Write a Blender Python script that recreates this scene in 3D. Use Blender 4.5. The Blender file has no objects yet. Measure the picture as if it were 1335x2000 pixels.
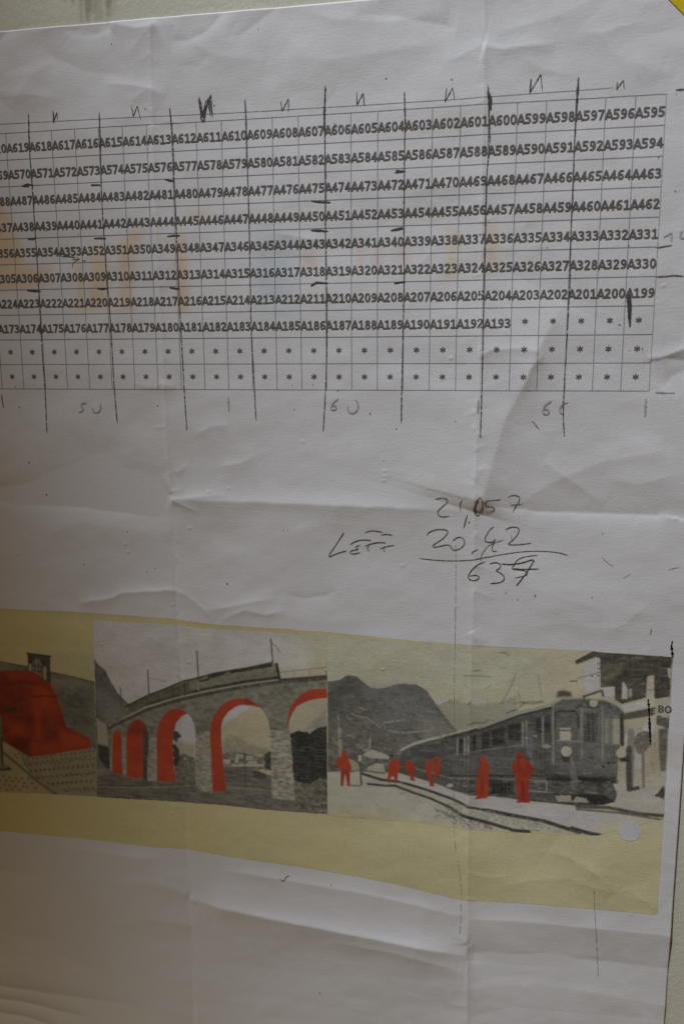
import bpy, math, random
import numpy as np

random.seed(7)
rng = np.random.default_rng(11)
S = bpy.context.scene
COL = S.collection

# ------------------------------------------------------------------ camera
# world: x to the right along the wall, z up, the wall is the plane y = 0 and the viewer stands at negative y
PIX_F = 1700.06
CAM = np.array([-0.0464, -0.3361, -0.0857])
def _rot(a):
    a = np.array(a, float); t = np.linalg.norm(a); k = a/t
    K = np.array([[0,-k[2],k[1]],[k[2],0,-k[0]],[-k[1],k[0],0]])
    return np.eye(3)+math.sin(t)*K+(1-math.cos(t))*K@K
ROT = _rot((0.18400, 0.19830, 0.01270)) @ np.array([[1,0,0],[0,0,-1],[0,1,0]], float)

cam_data = bpy.data.cameras.new('camera')
cam = bpy.data.objects.new('camera', cam_data); COL.objects.link(cam)
import mathutils
M = mathutils.Matrix.Identity(4)
for r in range(3):
    M[r][0] = ROT[0][r]; M[r][1] = -ROT[1][r]; M[r][2] = -ROT[2][r]; M[r][3] = CAM[r]
cam.matrix_world = M
cam_data.sensor_fit = 'VERTICAL'; cam_data.sensor_height = 36.0
cam_data.lens = PIX_F/2000*36
cam_data.clip_start = 0.01; cam_data.clip_end = 50
cam_data.dof.use_dof = True
cam_data.dof.focus_distance = 0.345
cam_data.dof.aperture_fstop = 9.0
S.camera = cam

# ------------------------------------------------------------------ light
W = bpy.data.worlds.new('World'); S.world = W; W.use_nodes = True
bg = W.node_tree.nodes['Background']
bg.inputs[0].default_value = (1.0, 0.56, 0.14, 1); bg.inputs[1].default_value = 0.073
def lamp(name, kind, loc, energy, col, radius):
    d = bpy.data.lights.new(name, kind); d.energy = energy; d.color = col; d.shadow_soft_size = radius
    o = bpy.data.objects.new(name, d); COL.objects.link(o); o.location = loc
    return o
lp = lamp('ceiling_spot', 'SPOT', (-0.51, -0.75, 1.9), 196.0, (0.915, 1.0, 1.11), 0.06)   # a spot lamp above, its soft edge falls across the left of the sheet
lp.rotation_euler = (mathutils.Vector((0.5, 0, 0.174))-mathutils.Vector(lp.location)).to_track_quat('-Z', 'Y').to_euler()
lp.data.spot_size = 2*0.415; lp.data.spot_blend = 0.483
lamp('warm_bulb', 'POINT', (-0.27, -0.10, -0.661), 0.75, (1.0, 0.95, 0.80), 0.03)
S.view_settings.view_transform = 'Standard'; S.view_settings.look = 'None'
S.view_settings.exposure = 0; S.view_settings.gamma = 1; S.view_settings.use_curve_mapping = False

# ------------------------------------------------------------------ tracing: photo pixel -> millimetres on the sheet (x right, z up)
def T(pts):
    p = np.atleast_2d(np.array(pts, float))
    d = np.stack([(p[:,0]-667.5)/PIX_F, (p[:,1]-1000)/PIX_F, np.ones(len(p))], 1) @ ROT
    t = -CAM[1]/d[:,1]
    q = CAM + d*t[:,None]
    return q[:,[0,2]]*1000

def zo(ox, oy, s, pts):           # points read in an enlarged crop
    return [(ox+x/s, oy+y/s) for x, y in pts]

# ------------------------------------------------------------------ noise
class VN:
    def __init__(self, seed): self.t = np.random.default_rng(seed).random((256, 256))
    def __call__(self, x, y):
        xi = np.floor(x).astype(int); yi = np.floor(y).astype(int)
        fx = x-xi; fy = y-yi; fx = fx*fx*(3-2*fx); fy = fy*fy*(3-2*fy)
        t = self.t
        a = t[xi%256, yi%256]; b = t[(xi+1)%256, yi%256]; c = t[xi%256, (yi+1)%256]; d = t[(xi+1)%256, (yi+1)%256]
        return (a*(1-fx)+b*fx)*(1-fy)+(c*(1-fx)+d*fx)*fy
def fbm(x, y, seed, octv=4):
    s = np.zeros(np.shape(x)); a = 0.5
    for o in range(octv):
        s += a*(VN(seed+o)(x*2**o+o*13.7, y*2**o+o*7.1)-0.5); a *= 0.5
    return s

# ------------------------------------------------------------------ relief of the sheet (mm towards the viewer)
X0, X1, Z0, Z1, PITCH = -318.0, 20.6, -470.0, 37.6, 0.5
NX = int(round((X1-X0)/PITCH))+1; NZ = int(round((Z1-Z0)/PITCH))+1
gx = np.linspace(X0, X1, NX); gz = np.linspace(Z0, Z1, NZ)
GX, GZ = np.meshgrid(gx, gz)
H = np.full(GX.shape, 0.75)

def near_poly(px, pz, poly):
    """distance to a polyline, side (+1 left of its direction), arc position 0..1"""
    best = np.full(px.shape, 1e9); side = np.ones(px.shape); pos = np.zeros(px.shape)
    seg = np.linalg.norm(np.diff(poly, axis=0), axis=1); tot = seg.sum(); acc = 0
    for i in range(len(poly)-1):
        ax, az = poly[i]; dx, dz = poly[i+1]-poly[i]; L2 = dx*dx+dz*dz
        t = np.clip(((px-ax)*dx+(pz-az)*dz)/L2, 0, 1)
        ex = px-ax-t*dx; ez = pz-az-t*dz; d = np.hypot(ex, ez)
        m = d < best
        best = np.where(m, d, best); side = np.where(m, np.sign(dx*ez-dz*ex+1e-12), side)
        pos = np.where(m, (acc+t*seg[i])/tot, pos); acc += seg[i]
    return best, side, pos

def wob(poly, amp, step=3.0, seed=0):
    """resample a polyline and let it wander a little"""
    poly = np.array(poly, float); out = []
    r = np.random.default_rng(seed)
    for i in range(len(poly)-1):
        n = max(1, int(np.linalg.norm(poly[i+1]-poly[i])/step))
        for k in range(n): out.append(poly[i]+(poly[i+1]-poly[i])*k/n)
    out.append(poly[-1]); out = np.array(out)
    out[1:-1] += r.normal(0, amp, out[1:-1].shape)
    return out

def crease(poly, A, Ll, Lr, e0=0.12, e1=0.12, wander=0.0, seed=0, mm=False):
    """fold line: ridge (A > 0) or valley, reaching Ll mm to the left of its direction and Lr mm to the right"""
    global H
    p = np.array(poly, float) if mm else T(poly)
    if wander: p = wob(p, wander, seed=seed)
    R = 3.2*max(Ll, Lr)
    i0, i1 = np.searchsorted(gx, [p[:,0].min()-R, p[:,0].max()+R]); j0, j1 = np.searchsorted(gz, [p[:,1].min()-R, p[:,1].max()+R])
    if i1 <= i0 or j1 <= j0: return
    px = GX[j0:j1, i0:i1]; pz = GZ[j0:j1, i0:i1]
    d, s, t = near_poly(px, pz, p)
    L = np.where(s > 0, Ll, Lr)
    A = A*1.6
    prof = np.exp(-np.sqrt((d/L)**2+0.002))*np.clip(1-d/R, 0, 1)
    tap = np.ones_like(t)
    if e0 > 0: tap *= np.clip(t/e0, 0, 1)**0.7
    if e1 > 0: tap *= np.clip((1-t)/e1, 0, 1)**0.7
    H[j0:j1, i0:i1] += A*prof*tap

# horizontal fold across the middle
crease([(-60,961),(0,965),(140,974),(330,984)], -0.85, 10, 5, 0, .14, .12, 1)
crease([(330,976),(430,978),(520,980),(700,988),(890,995),(927,999)], 0.62, 6, 13, .08, .32, .10, 2)
crease([(945,984),(1040,998),(1200,1003),(1300,1006),(1345,1018)], -0.34, 9, 3.0, .2, 0, .12, 3)
crease([(1285,1004),(1345,1020)], 0.25, 1.5, 3, .3, 0, 0, 3)
# vertical fold on the left
crease([(295,-60),(296,60),(298,175),(301,300),(312,560),(320,690),(328,880),(334,970)], 0.17, 2.5, 2, 0, .05, .12, 4)
crease([(296,-60),(296,60),(298,175),(301,300),(312,560),(320,690),(328,880),(334,970)], .03, .6, .6, 0, .05, .05, 4)
crease([(336,985),(345,1150),(352,1290),(362,1550),(373,1752),(378,2000)], -.035, .6, .6, .05, 0, .05, 4)
crease([(336,985),(345,1150),(352,1290),(362,1550),(366,1655),(373,1752)], -0.24, 3, 5, .1, .12, .1, 5)
crease([(373,1752),(376,1850),(378,2000),(380,2200)], -0.34, 6, 10, .2, 0, .06, 6)
# vertical fold on the right
V3 = [(945,-60),(945,60),(944,150),(940,350),(938,600),(930,850),(926,960),(925,1080),(921,1250),(915,1600),(912,1850),(911,2000),(910,2200)]
crease(V3, 0.34, 5, 7, 0, 0, .06, 7)
crease(V3, 0.035, 0.7, 0.7, 0, 0, .05, 8)
crease([(936,330),(934,600),(929,860)], -0.03, .8, .8, .1, .1, .03, 8)
# sharp crumple above the printed band
crease([(150,1179),(185,1172),(215,1168),(240,1158),(280,1155),(340,1152),(358,1157)], 0.34, 2.2, 5, .15, .1, .14, 9)
crease([(350,1154),(368,1162),(400,1190),(420,1212)], 0.16, 2, 3, .1, .2, .1, 10)
# bottom fold
crease([(373,1752),(450,1770),(560,1793),(700,1820),(800,1841),(895,1860),(912,1864)], 1.30, 7.0, 15, .13, .17, .06, 11)
crease([(912,1858),(1000,1868),(1150,1873),(1306,1891),(1345,1894)], -0.34, 8, 14, .03, 0, .08, 12)
crease([(-60,1692),(0,1697),(150,1713),(300,1725),(373,1752)], 0.26, 8, 12, 0, .14, .1, 13)
crease([(300,1715),(345,1733),(373,1751)], 0.22, 5, 4, .3, .15, .08, 14)
crease([(200,1800),(300,1795),(373,1802)], 0.2, 6, 6, .3, .05, .1, 14)
crease([(640,1832),(780,1856),(895,1891),(912,1897)], 0.26, 5, 9, .3, .2, .1, 15)
crease([(912,1793),(1000,1796),(1150,1808),(1312,1825)], 0.20, 3, 9, .05, 0, .08, 16)
crease([(912,1928),(1050,1920),(1200,1944),(1312,1966)], 0.15, 6, 12, .05, 0, .1, 17)
crease([(912,1915),(1000,1905),(1100,1897)], -0.08, 6, 6, .05, .4, .1, 17)
crease([(912,1985),(1000,1965),(1100,1975),(1300,1990)], -0.10, 6, 8, .05, 0, .1, 18)
crease([(430,1695),(560,1716),(700,1740),(800,1762),(908,1789)], 0.30, 3.5, 10, .15, .15, .1, 18)
crease([(40,1648),(150,1656),(270,1672),(330,1676)], 0.24, 3, 8, .3, .2, .1, 19)
crease([(-60,1915),(100,1936),(300,1962),(400,1985)], 0.40, 4, 7, 0, .2, .12, 20)
crease([(-60,1938),(60,1956),(180,1985)], 0.36, 3, 5, 0, .2, .12, 21)
crease([(-60,1962),(60,1985),(120,2005)], 0.34, 3, 5, 0, .2, .12, 21)
crease([(912,1700),(950,1712),(1010,1708)], 0.1, 2, 4, .05, .4, .1, 21)
# diagonal buckle on the right
crease([(1100,590),(1072,640),(1045,692),(1022,752),(985,818),(958,915),(932,1000)], 0.80, 9, 22, .22, .06, .07, 22)
crease([(934,700),(958,683),(1000,679),(1050,687),(1064,695)], 0.20, 2.5, 4, .1, .2, .1, 23)
crease([(1062,690),(1035,720),(1020,760)], 0.2, 3, 3, .2, .3, .1, 23)
crease([(1262,700),(1290,698),(1338,680)], 0.34, 3, 4, .2, 0, .12, 24)
crease([(1255,712),(1300,700),(1342,704)], -0.2, 3, 4, .2, 0, .12, 24)
crease([(1340,720),(1310,735),(1290,760)], -0.2, 5, 5, 0, .3, .1, 25)
crease([(1000,990),(1080,940),(1180,900),(1300,880)], 0.18, 8, 10, .2, .1, .12, 25)
crease([(1060,900),(1130,950),(1180,985)], 0.15, 4, 5, .2, .2, .12, 25)
# buckles inside the printed band
crease([(1075,1655),(1125,1680),(1165,1705),(1198,1742)], 0.34, 9, 9, .25, .4, .1, 26)
crease([(975,1732),(1035,1716),(1110,1712),(1190,1742)], 0.13, 6, 6, .2, .1, .1, 27)
crease([(1180,1745),(1225,1735),(1285,1775)], 0.09, 5, 5, .1, .1, .1, 27)
# upper margin
crease([(436,28),(404,64),(371,79),(330,82)], -0.30, 5, 7, 0, .3, .1, 28)
crease([(310,42),(296,52),(268,56),(215,46)], 0.32, 6, 3, .1, .1, .1, 29)
crease([(214,46),(192,67),(168,66),(120,58)], -0.26, 4, 5, .05, .3, .1, 30)
crease([(540,16),(500,48),(470,70),(445,72)], -0.22, 7, 6, 0, .3, .1, 31)
crease([(20,58),(2,80),(-20,120)], -0.3, 6, 6, 0, .3, .1, 32)
crease([(944,92),(985,99),(1030,92),(1085,87)], 0.34, 5, 6, .03, .3, .1, 33)
crease([(944,90),(900,110),(860,128)], 0.16, 5, 5, .03, .4, .1, 33)
crease([(890,55),(820,42),(760,30),(700,28)], -0.25, 6, 8, .1, .3, .1, 34)
crease([(960,70),(1080,35),(1160,0)], 0.2, 8, 10, .2, 0, .1, 34)
crease([(205,165),(250,167),(299,174),(325,192)], 0.22, 3, 6, .2, .2, .14, 35)
crease([(299,172),(260,196),(262,210)], 0.1, 3, 3, .05, .3, .12, 35)
crease([(90,60),(100,110),(170,140),(260,150)], -0.28, 9, 9, .2, .3, .1, 36)
crease([(560,110),(640,120),(760,100),(880,80)], 0.22, 12, 12, .2, .2, .12, 37)
crease([(0,190),(60,185),(130,195)], 0.18, 5, 6, .1, .3, .12, 37)
crease([(298,245),(302,262),(318,268)], 0.08, 1.5, 2, .1, .3, .1, 37)
crease([(535,455),(580,462),(640,470)], 0.10, 1.5, 3, .2, .3, .1, 37)
# star of creases where the folds cross
for a, b, A in [((336,962),(362,952),.14),((336,976),(392,1000),.22),((336,962),(320,925),.1),((336,970),(322,1002),.12),((336,975),(450,965),.22),((345,925),(372,905),.12),
                ((926,935),(950,905),.1),((926,962),(955,975),.05),((926,1040),(955,1062),.09),((925,1150),(965,1170),.09),((373,1752),(390,1760),.2),
                ((320,748),(298,760),.12),((320,752),(345,756),.14),((300,757),(260,748),.1),((911,1836),(880,1822),.1),((921,1232),(938,1262),.14)]:
    crease([a, b], A, 2.6, 2.6, .02, .5, .08, int(a[0]+b[1]))
# the folds are worn: many short cross wrinkles along them
for V, n in ((T(V3), 75), (T([(296,60),(298,175),(312,560),(320,690),(328,880),(334,970),(345,1150),(362,1550),(373,1752),(378,2000)]), 46)):
    seg = np.linalg.norm(np.diff(V, axis=0), axis=1); cum = np.concatenate([[0], np.cumsum(seg)])
    for k in range(n):
        s = rng.uniform(0, cum[-1]); q = np.array([np.interp(s, cum, V[:,0]), np.interp(s, cum, V[:,1])])
        sg = rng.choice([-1, 1]); L = rng.uniform(2, 8)
        crease([q, q+[sg*L, rng.normal(0, 1.6)]], rng.uniform(-.05, .085), rng.uniform(.7, 2), rng.uniform(.7, 2), .03, .8, .08, k, mm=True)
# scattered crumples
for k in range(85):
    q = np.array([rng.uniform(-275, 18), rng.uniform(-400, 36)])
    if rng.random() < .35: q[1] = rng.uniform(2, 36)
    a = rng.normal(0, .5); L = rng.uniform(6, 26)
    b = q+L*np.array([math.cos(a), math.sin(a)]); m = (q+b)/2+rng.normal(0, 2, 2)
    crease([q, m, b], rng.uniform(-.07, .085), rng.uniform(1.5, 5), rng.uniform(1.5, 5), .35, .35, .12, k+500, mm=True)
for (pl, A_, a_, b_) in [([(400,1192),(450,1184),(500,1172),(540,1170)],.22,3,5),([(430,1212),(480,1190),(520,1200),(560,1190)],.2,3,4),([(560,1160),(590,1168),(640,1162),(655,1148)],-.16,3,4),([(1000,100),(1060,140),(1130,150)],.15,6,6),
    ([(430,910),(470,905),(500,890)],.2,4,6),([(380,850),(410,835),(450,828)],.14,3,5),([(590,20),(650,40),(760,45),(850,30)],.2,9,7),([(340,60),(420,110),(520,120)],.2,9,9),([(20,210),(60,150),(110,120)],.18,8,8),([(1150,40),(1200,110),(1290,140)],.16,12,9),([(240,120),(290,60),(340,40)],.16,6,8),
    ([(1010,1230),(1100,1215),(1250,1232)],.10,9,9),([(60,1050),(160,1020),(300,1040)],.16,14,14),([(500,1060),(640,1020),(820,1040)],.14,12,16),([(960,1090),(1040,1150),(1180,1190)],.14,9,10),([(1180,930),(1240,945),(1335,925)],.14,5,7)]:
    crease(pl, A_, a_, b_, .25, .25, .12, int(pl[0][0])+3)
# broad waves
H += 1.7*fbm(GX/70, GZ/45, 40, 3)*1.0+0.5*fbm(GX/22+3, GZ/16, 50, 3)+0.10*fbm(GX/7, GZ/5, 60, 2)
H += 0.16*np.clip((-0.30*1000+20-GZ)/100, 0, 1.4)*fbm(GX/90+9, GZ/11, 70, 3)*2
# pinpoint bumps pressed through from the back
for (x, y) in [(592,862),(752,919),(752,930),(752,937),(448,953),(786,1104),(38,1081),(246,1062),(252,1077),(372,1030),(200,1257),(370,1292),(748,1306),(1318,1012),(1294,558),(334,1656),(285,1961),(1230,1782),(880,700),(340,1180),(338,1587),(408,960)]:
    q = T([(x, y)])[0]; H += 0.16*np.exp(-((GX-q[0])**2+((GZ-q[1])*1.6)**2)/0.75**2)
H = np.maximum(H, 0.25)
HMEAN = H.mean()

def hs(x, z):
    u = np.clip((np.asarray(x)-X0)/PITCH, 0, NX-1.001); v = np.clip((np.asarray(z)-Z0)/PITCH, 0, NZ-1.001)
    i = u.astype(int); j = v.astype(int); fu = u-i; fv = v-j
    return (H[j,i]*(1-fu)+H[j,i+1]*fu)*(1-fv)+(H[j+1,i]*(1-fu)+H[j+1,i+1]*fu)*fv

# ------------------------------------------------------------------ mesh helpers
def link(name, verts, faces, mat, parent=None, cols=None, smooth=True):
    me = bpy.data.meshes.new(name)
    verts = np.asarray(verts, np.float32)
    if isinstance(faces, np.ndarray):
        n, k = faces.shape
        me.vertices.add(len(verts)); me.vertices.foreach_set('co', verts.ravel())
        me.loops.add(n*k); me.loops.foreach_set('vertex_index', faces.astype(np.int32).ravel())
        me.polygons.add(n); me.polygons.foreach_set('loop_start', np.arange(0, n*k, k, dtype=np.int32))
        try: me.polygons.foreach_set('loop_total', np.full(n, k, np.int32))
        except Exception: pass
        me.update(calc_edges=True); me.validate()
    else:
        me.from_pydata([tuple(map(float, v)) for v in verts], [], faces); me.update()
    if smooth and len(me.polygons): me.polygons.foreach_set('use_smooth', np.ones(len(me.polygons), bool))
    if cols is not None:
        at = me.color_attributes.new('ink', 'FLOAT_COLOR', 'POINT')
        c = np.ones((len(verts), 4), np.float32); c[:,:3] = cols
        at.data.foreach_set('color', c.ravel())
    me.materials.append(mat)
    o = bpy.data.objects.new(name, me); COL.objects.link(o)
    if parent: o.parent = parent
    return o

def on_sheet(q, off):
    q = np.asarray(q, float)
    return np.stack([q[:,0], -(hs(q[:,0], q[:,1])+off*.5), q[:,1]], 1)/1000

def node_mat(name, base=None, attr=None, rough=0.75, bump=None, spec=0.3, mottle=0.0):
    m = bpy.data.materials.new(name); m.use_nodes = True; nt = m.node_tree; N = nt.nodes; L = nt.links
    b = N['Principled BSDF']; b.inputs['Roughness'].default_value = rough
    b.inputs['Specular IOR Level'].default_value = spec
    tc = N.new('ShaderNodeTexCoord')
    if attr:
        a = N.new('ShaderNodeAttribute'); a.attribute_name = attr; src = a.outputs['Color']
    else:
        r = N.new('ShaderNodeRGB'); r.outputs[0].default_value = (*base, 1); src = r.outputs[0]
    if mottle:
        nz = N.new('ShaderNodeTexNoise'); nz.inputs['Scale'].default_value = 900; nz.inputs['Detail'].default_value = 4
        L.new(tc.outputs['Object'], nz.inputs['Vector'])
        mp = N.new('ShaderNodeMapRange'); mp.inputs[1].default_value = .3; mp.inputs[2].default_value = .7
        mp.inputs[3].default_value = 1-mottle; mp.inputs[4].default_value = 1+mottle
        L.new(nz.outputs['Fac'], mp.inputs[0])
        mx = N.new('ShaderNodeMix'); mx.data_type = 'RGBA'; mx.blend_type = 'MULTIPLY'; mx.inputs[0].default_value = 1
        L.new(src, mx.inputs[6]); L.new(mp.outputs[0], mx.inputs[7]); src = mx.outputs[2]
    L.new(src, b.inputs['Base Color'])
    if bump:
        mg = N.new('ShaderNodeMapping'); mg.inputs['Scale'].default_value = bump[0]
        L.new(tc.outputs['Object'], mg.inputs['Vector'])
        n2 = N.new('ShaderNodeTexNoise'); n2.inputs['Scale'].default_value = 1; n2.inputs['Detail'].default_value = 5; n2.inputs['Roughness'].default_value = .6
        L.new(mg.outputs[0], n2.inputs['Vector'])
        bp = N.new('ShaderNodeBump'); bp.inputs['Strength'].default_value = bump[1]; bp.inputs['Distance'].default_value = bump[2]
        L.new(n2.outputs['Fac'], bp.inputs['Height']); L.new(bp.outputs[0], b.inputs['Normal'])
    return m

FIB = ((450, 450, 1500), 0.45, 0.00012)
m_paper = node_mat('office_paper', attr='ink', rough=.7, bump=FIB, spec=.25, mottle=.02)
m_print = node_mat('printed_ink', attr='ink', rough=.6, bump=FIB, spec=.3, mottle=.05)
m_text = node_mat('toner', (.15, .142, .13), rough=.6, bump=FIB, mottle=.25)
m_line = node_mat('table_line_ink', (.24, .28, .34), rough=.6, mottle=.12)
m_edge = node_mat('table_frame_ink', (.33, .34, .36), rough=.6, mottle=.12)
m_pen = node_mat('graphite', (.085, .082, .078), rough=.5, mottle=.45, spec=.4)
m_thin = node_mat('thin_graphite', (.15, .15, .147), rough=.5, mottle=.4, spec=.4)
m_pale = node_mat('rubbed_graphite', (.47, .46, .46), rough=.6, mottle=.2)
m_faint = node_mat('faint_graphite', (.26, .26, .255), rough=.5, mottle=.4)
m_spot = node_mat('dirt_speck', (.14, .12, .10), rough=.8)
m_black = node_mat('black_marker', (.018, .018, .018), rough=.5)

def tag(o, label, cat, kind=None):
    o['label'] = label
    if cat: o['category'] = cat
    if kind: o['kind'] = kind
def lab(o, s): o['label'] = s; return o

# ------------------------------------------------------------------ wall
wx = np.concatenate([np.linspace(-700, -256, 89), np.arange(-255, -160, .4), np.linspace(-158, 420, 116)]); wz = np.concatenate([np.linspace(-900, 35, 188), np.arange(36, 60, .6), np.linspace(62, 420, 72)])
WX, WZ = np.meshgrid(wx, wz)
wh = 0.5*fbm(WX/40, WZ/60, 81, 3)
wv = np.stack([WX.ravel(), -np.minimum(wh, 0.15).ravel(), WZ.ravel()], 1)/1000
nxw = len(wx); idx = np.arange(len(wx)*len(wz)).reshape(len(wz), nxw)
wf = np.stack([idx[:-1,:-1], idx[:-1,1:], idx[1:,1:], idx[1:,:-1]], -1).reshape(-1, 4)
mw = node_mat('painted_wall', (.72, .705, .575), rough=.65, bump=((420, 420, 420), .35, .0005), spec=.3, mottle=.05)
nt = mw.node_tree; N = nt.nodes; L = nt.links; bsdf = N['Principled BSDF']
src = bsdf.inputs['Base Color'].links[0].from_socket
tc = N.new('ShaderNodeTexCoord')
def stain_noise(scale3, lo, hi):
    mg = N.new('ShaderNodeMapping'); mg.inputs['Scale'].default_value = scale3; L.new(tc.outputs['Object'], mg.inputs['Vector'])
    nz = N.new('ShaderNodeTexNoise'); nz.inputs['Scale'].default_value = 1; nz.inputs['Detail'].default_value = 4; L.new(mg.outputs[0], nz.inputs['Vector'])
    mp = N.new('ShaderNodeMapRange'); mp.inputs[1].default_value = lo; mp.inputs[2].default_value = hi; L.new(nz.outputs['Fac'], mp.inputs[0]); return mp.outputs[0]
blot = stain_noise((30, 30, 22), .35, .7)
mx = N.new('ShaderNodeMix'); mx.data_type = 'RGBA'; mx.blend_type = 'MIX'
sc = N.new('ShaderNodeMath'); sc.operation = 'MULTIPLY'; sc.inputs[1].default_value = .3; L.new(blot, sc.inputs[0]); L.new(sc.outputs[0], mx.inputs[0])
L.new(src, mx.inputs[6]); mx.inputs[7].default_value = (.63, .61, .47, 1)
L.new(mx.outputs[2], bsdf.inputs['Base Color'])
# dark streaks that ran down the paint above the sheet
stk = np.zeros(WX.shape)
for (x, w, y1, am) in [(142,4,8,.5),(158,3,46,.30),(171,5,44,.55),(174,8,22,.35),(186,3,46,.30),(191,5,40,.22),(198,3,43,.32),(212,6,14,.55),(214,8,36,.25),(225,4,20,.2),(128,4,6,.25),(180,9,30,.22),(165,14,40,.15),(205,14,40,.12)]:
    p = T([(x, -70), (x+1.5, y1)]); ww = w*.2
    xc = p[1][0]+(WZ-p[1][1])*.02+.5*fbm(WZ/6, WZ*0+x, 140, 2)
    stk += am*np.exp(-((WX-xc)/ww)**2)*np.clip((WZ-p[1][1])/2.5+.5, 0, 1)*(1+1.6*fbm(WX/2, WZ/7, 150+x % 7, 3))
stk = np.clip(stk, 0, .75)
wc = 1-stk[..., None]*np.array((.55, .57, .62))
at_ = N.new('ShaderNodeAttribute'); at_.attribute_name = 'ink'
m2 = N.new('ShaderNodeMix'); m2.data_type = 'RGBA'; m2.blend_type = 'MULTIPLY'; m2.inputs[0].default_value = 1
L.new(mx.outputs[2], m2.inputs[6]); L.new(at_.outputs['Color'], m2.inputs[7]); L.new(m2.outputs[2], bsdf.inputs['Base Color'])
wall = link('wall', wv, wf, mw, None, wc.reshape(-1, 3)); tag(wall, 'rough olive grey painted wall behind the paper sheet', 'wall', 'structure')

# ------------------------------------------------------------------ the sheet
poster = bpy.data.objects.new('paper_poster', None); COL.objects.link(poster); poster.location = (0, 0, 0)
tag(poster, 'large creased white paper sheet with pencilled number table and printed picture strip', 'poster')

col = np.empty(GX.shape+(3,)); col[:] = (.775, .765, .765)
def tint(poly, c, soft, amt):
    global col
    p = T(poly); p = np.vstack([p, p[:1]])
    ins = inside(GX, GZ, p[:-1]); d, _, _ = near_poly(GX, GZ, p)
    a = np.clip(.5+np.where(ins, d, -d)/(soft*1.8), 0, 1)*min(1, amt*1.25)*(0.85+.8*fbm(GX/5, GZ/6, 91, 3))
    col = col*(1-a[...,None]+a[...,None]*np.array(c))
def inside(px, pz, poly):
    r = np.zeros(px.shape, bool); n = len(poly); j = n-1
    for i in range(n):
        xi, zi = poly[i]; xj, zj = poly[j]
        if zi != zj:
            r ^= ((zi > pz) != (zj > pz)) & (px < (xj-xi)*(pz-zi)/(zj-zi)+xi)
        j = i
    return r
ORG = (.99, .76, .50); PNK = (.98, .79, .70); BLU = (.82, .88, .92); YEL = (.99, .84, .56)
tint([(-60,390),(5,400),(25,430),(40,470),(48,520),(100,525),(100,550),(60,565),(-60,570)], ORG, 2.4, .75)
tint([(150,515),(168,515),(168,612),(150,612)], YEL, 2, .7)
tint([(178,500),(208,480),(215,520),(212,606),(176,606)], ORG, 2.4, .6)
tint([(236,480),(265,450),(285,450),(270,480),(262,520),(262,606),(236,606)], ORG, 2.2, .75)
tint([(343,470),(362,460),(366,520),(370,612),(350,612)], ORG, 2, .7)
tint([(365,425),(385,405),(410,410),(400,430)], ORG, 3, .45)
tint([(498,460),(572,455),(572,520),(585,600),(500,605)], BLU, 4, .95)
tint([(592,495),(612,490),(618,528),(594,524)], PNK, 2.4, .8)
tint([(698,490),(712,485),(712,520),(698,520)], PNK, 2.4, .7)
tint([(730,490),(745,485),(745,520),(730,520)], PNK, 2.4, .7)
tint([(768,478),(795,470),(800,510),(770,515)], PNK, 2.6, .6)
tint([(875,450),(892,452),(890,540),(872,540)], YEL, 2.6, .7)
tint([(945,440),(968,440),(970,525),(948,530)], ORG, 2.6, .6)
col *= (1+.05*fbm(GX/30, GZ/30, 95, 3))[..., None]
# worn white line where the right fold has cracked the coating
vf = T(V3)
xf = np.interp(-GZ, -vf[:,1], vf[:,0]); dd = np.abs(GX-xf)
crk = np.clip(1-dd/.42, 0, 1)*(VN(77)(GZ*.9, GZ*0)*.6+.5)
col = col+(crk*.10)[..., None]
vl = T([(296,-60),(296,60),(298,175),(301,300),(312,560),(320,690),(328,880),(336,1000),(345,1150)]); xl = np.interp(-GZ, -vl[:,1], vl[:,0])
col = col+(np.clip(1-np.abs(GX-xl)/.4, 0, 1)*(VN(79)(GZ*1.3, GZ*0) > .62)*.05)[..., None]
col = np.minimum(col, .83)
# a faint grime halo
v = np.stack([GX.ravel(), -H.ravel(), GZ.ravel()], 1)/1000
idx = np.arange(NX*NZ).reshape(NZ, NX)
f = np.stack([idx[:-1,:-1], idx[:-1,1:], idx[1:,1:], idx[1:,:-1]], -1).reshape(-1, 4)
# the cut edge has the sheet's thickness
rim = np.concatenate([idx[0,:-1], idx[:-1,-1], idx[-1,:0:-1], idx[:0:-1,0]])
rv = v[rim].copy(); rv[:,1] += 0.00016
k0 = len(v); nr = len(rim); ar = np.arange(nr)
rf = np.stack([rim[ar], k0+ar, k0+(ar+1)%nr, rim[(ar+1)%nr]], 1)
cc = col.reshape(-1, 3)
paper = link('paper_sheet', np.vstack([v, rv]), np.vstack([f, rf]), m_paper, poster, np.vstack([cc, cc[rim]]))

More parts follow.
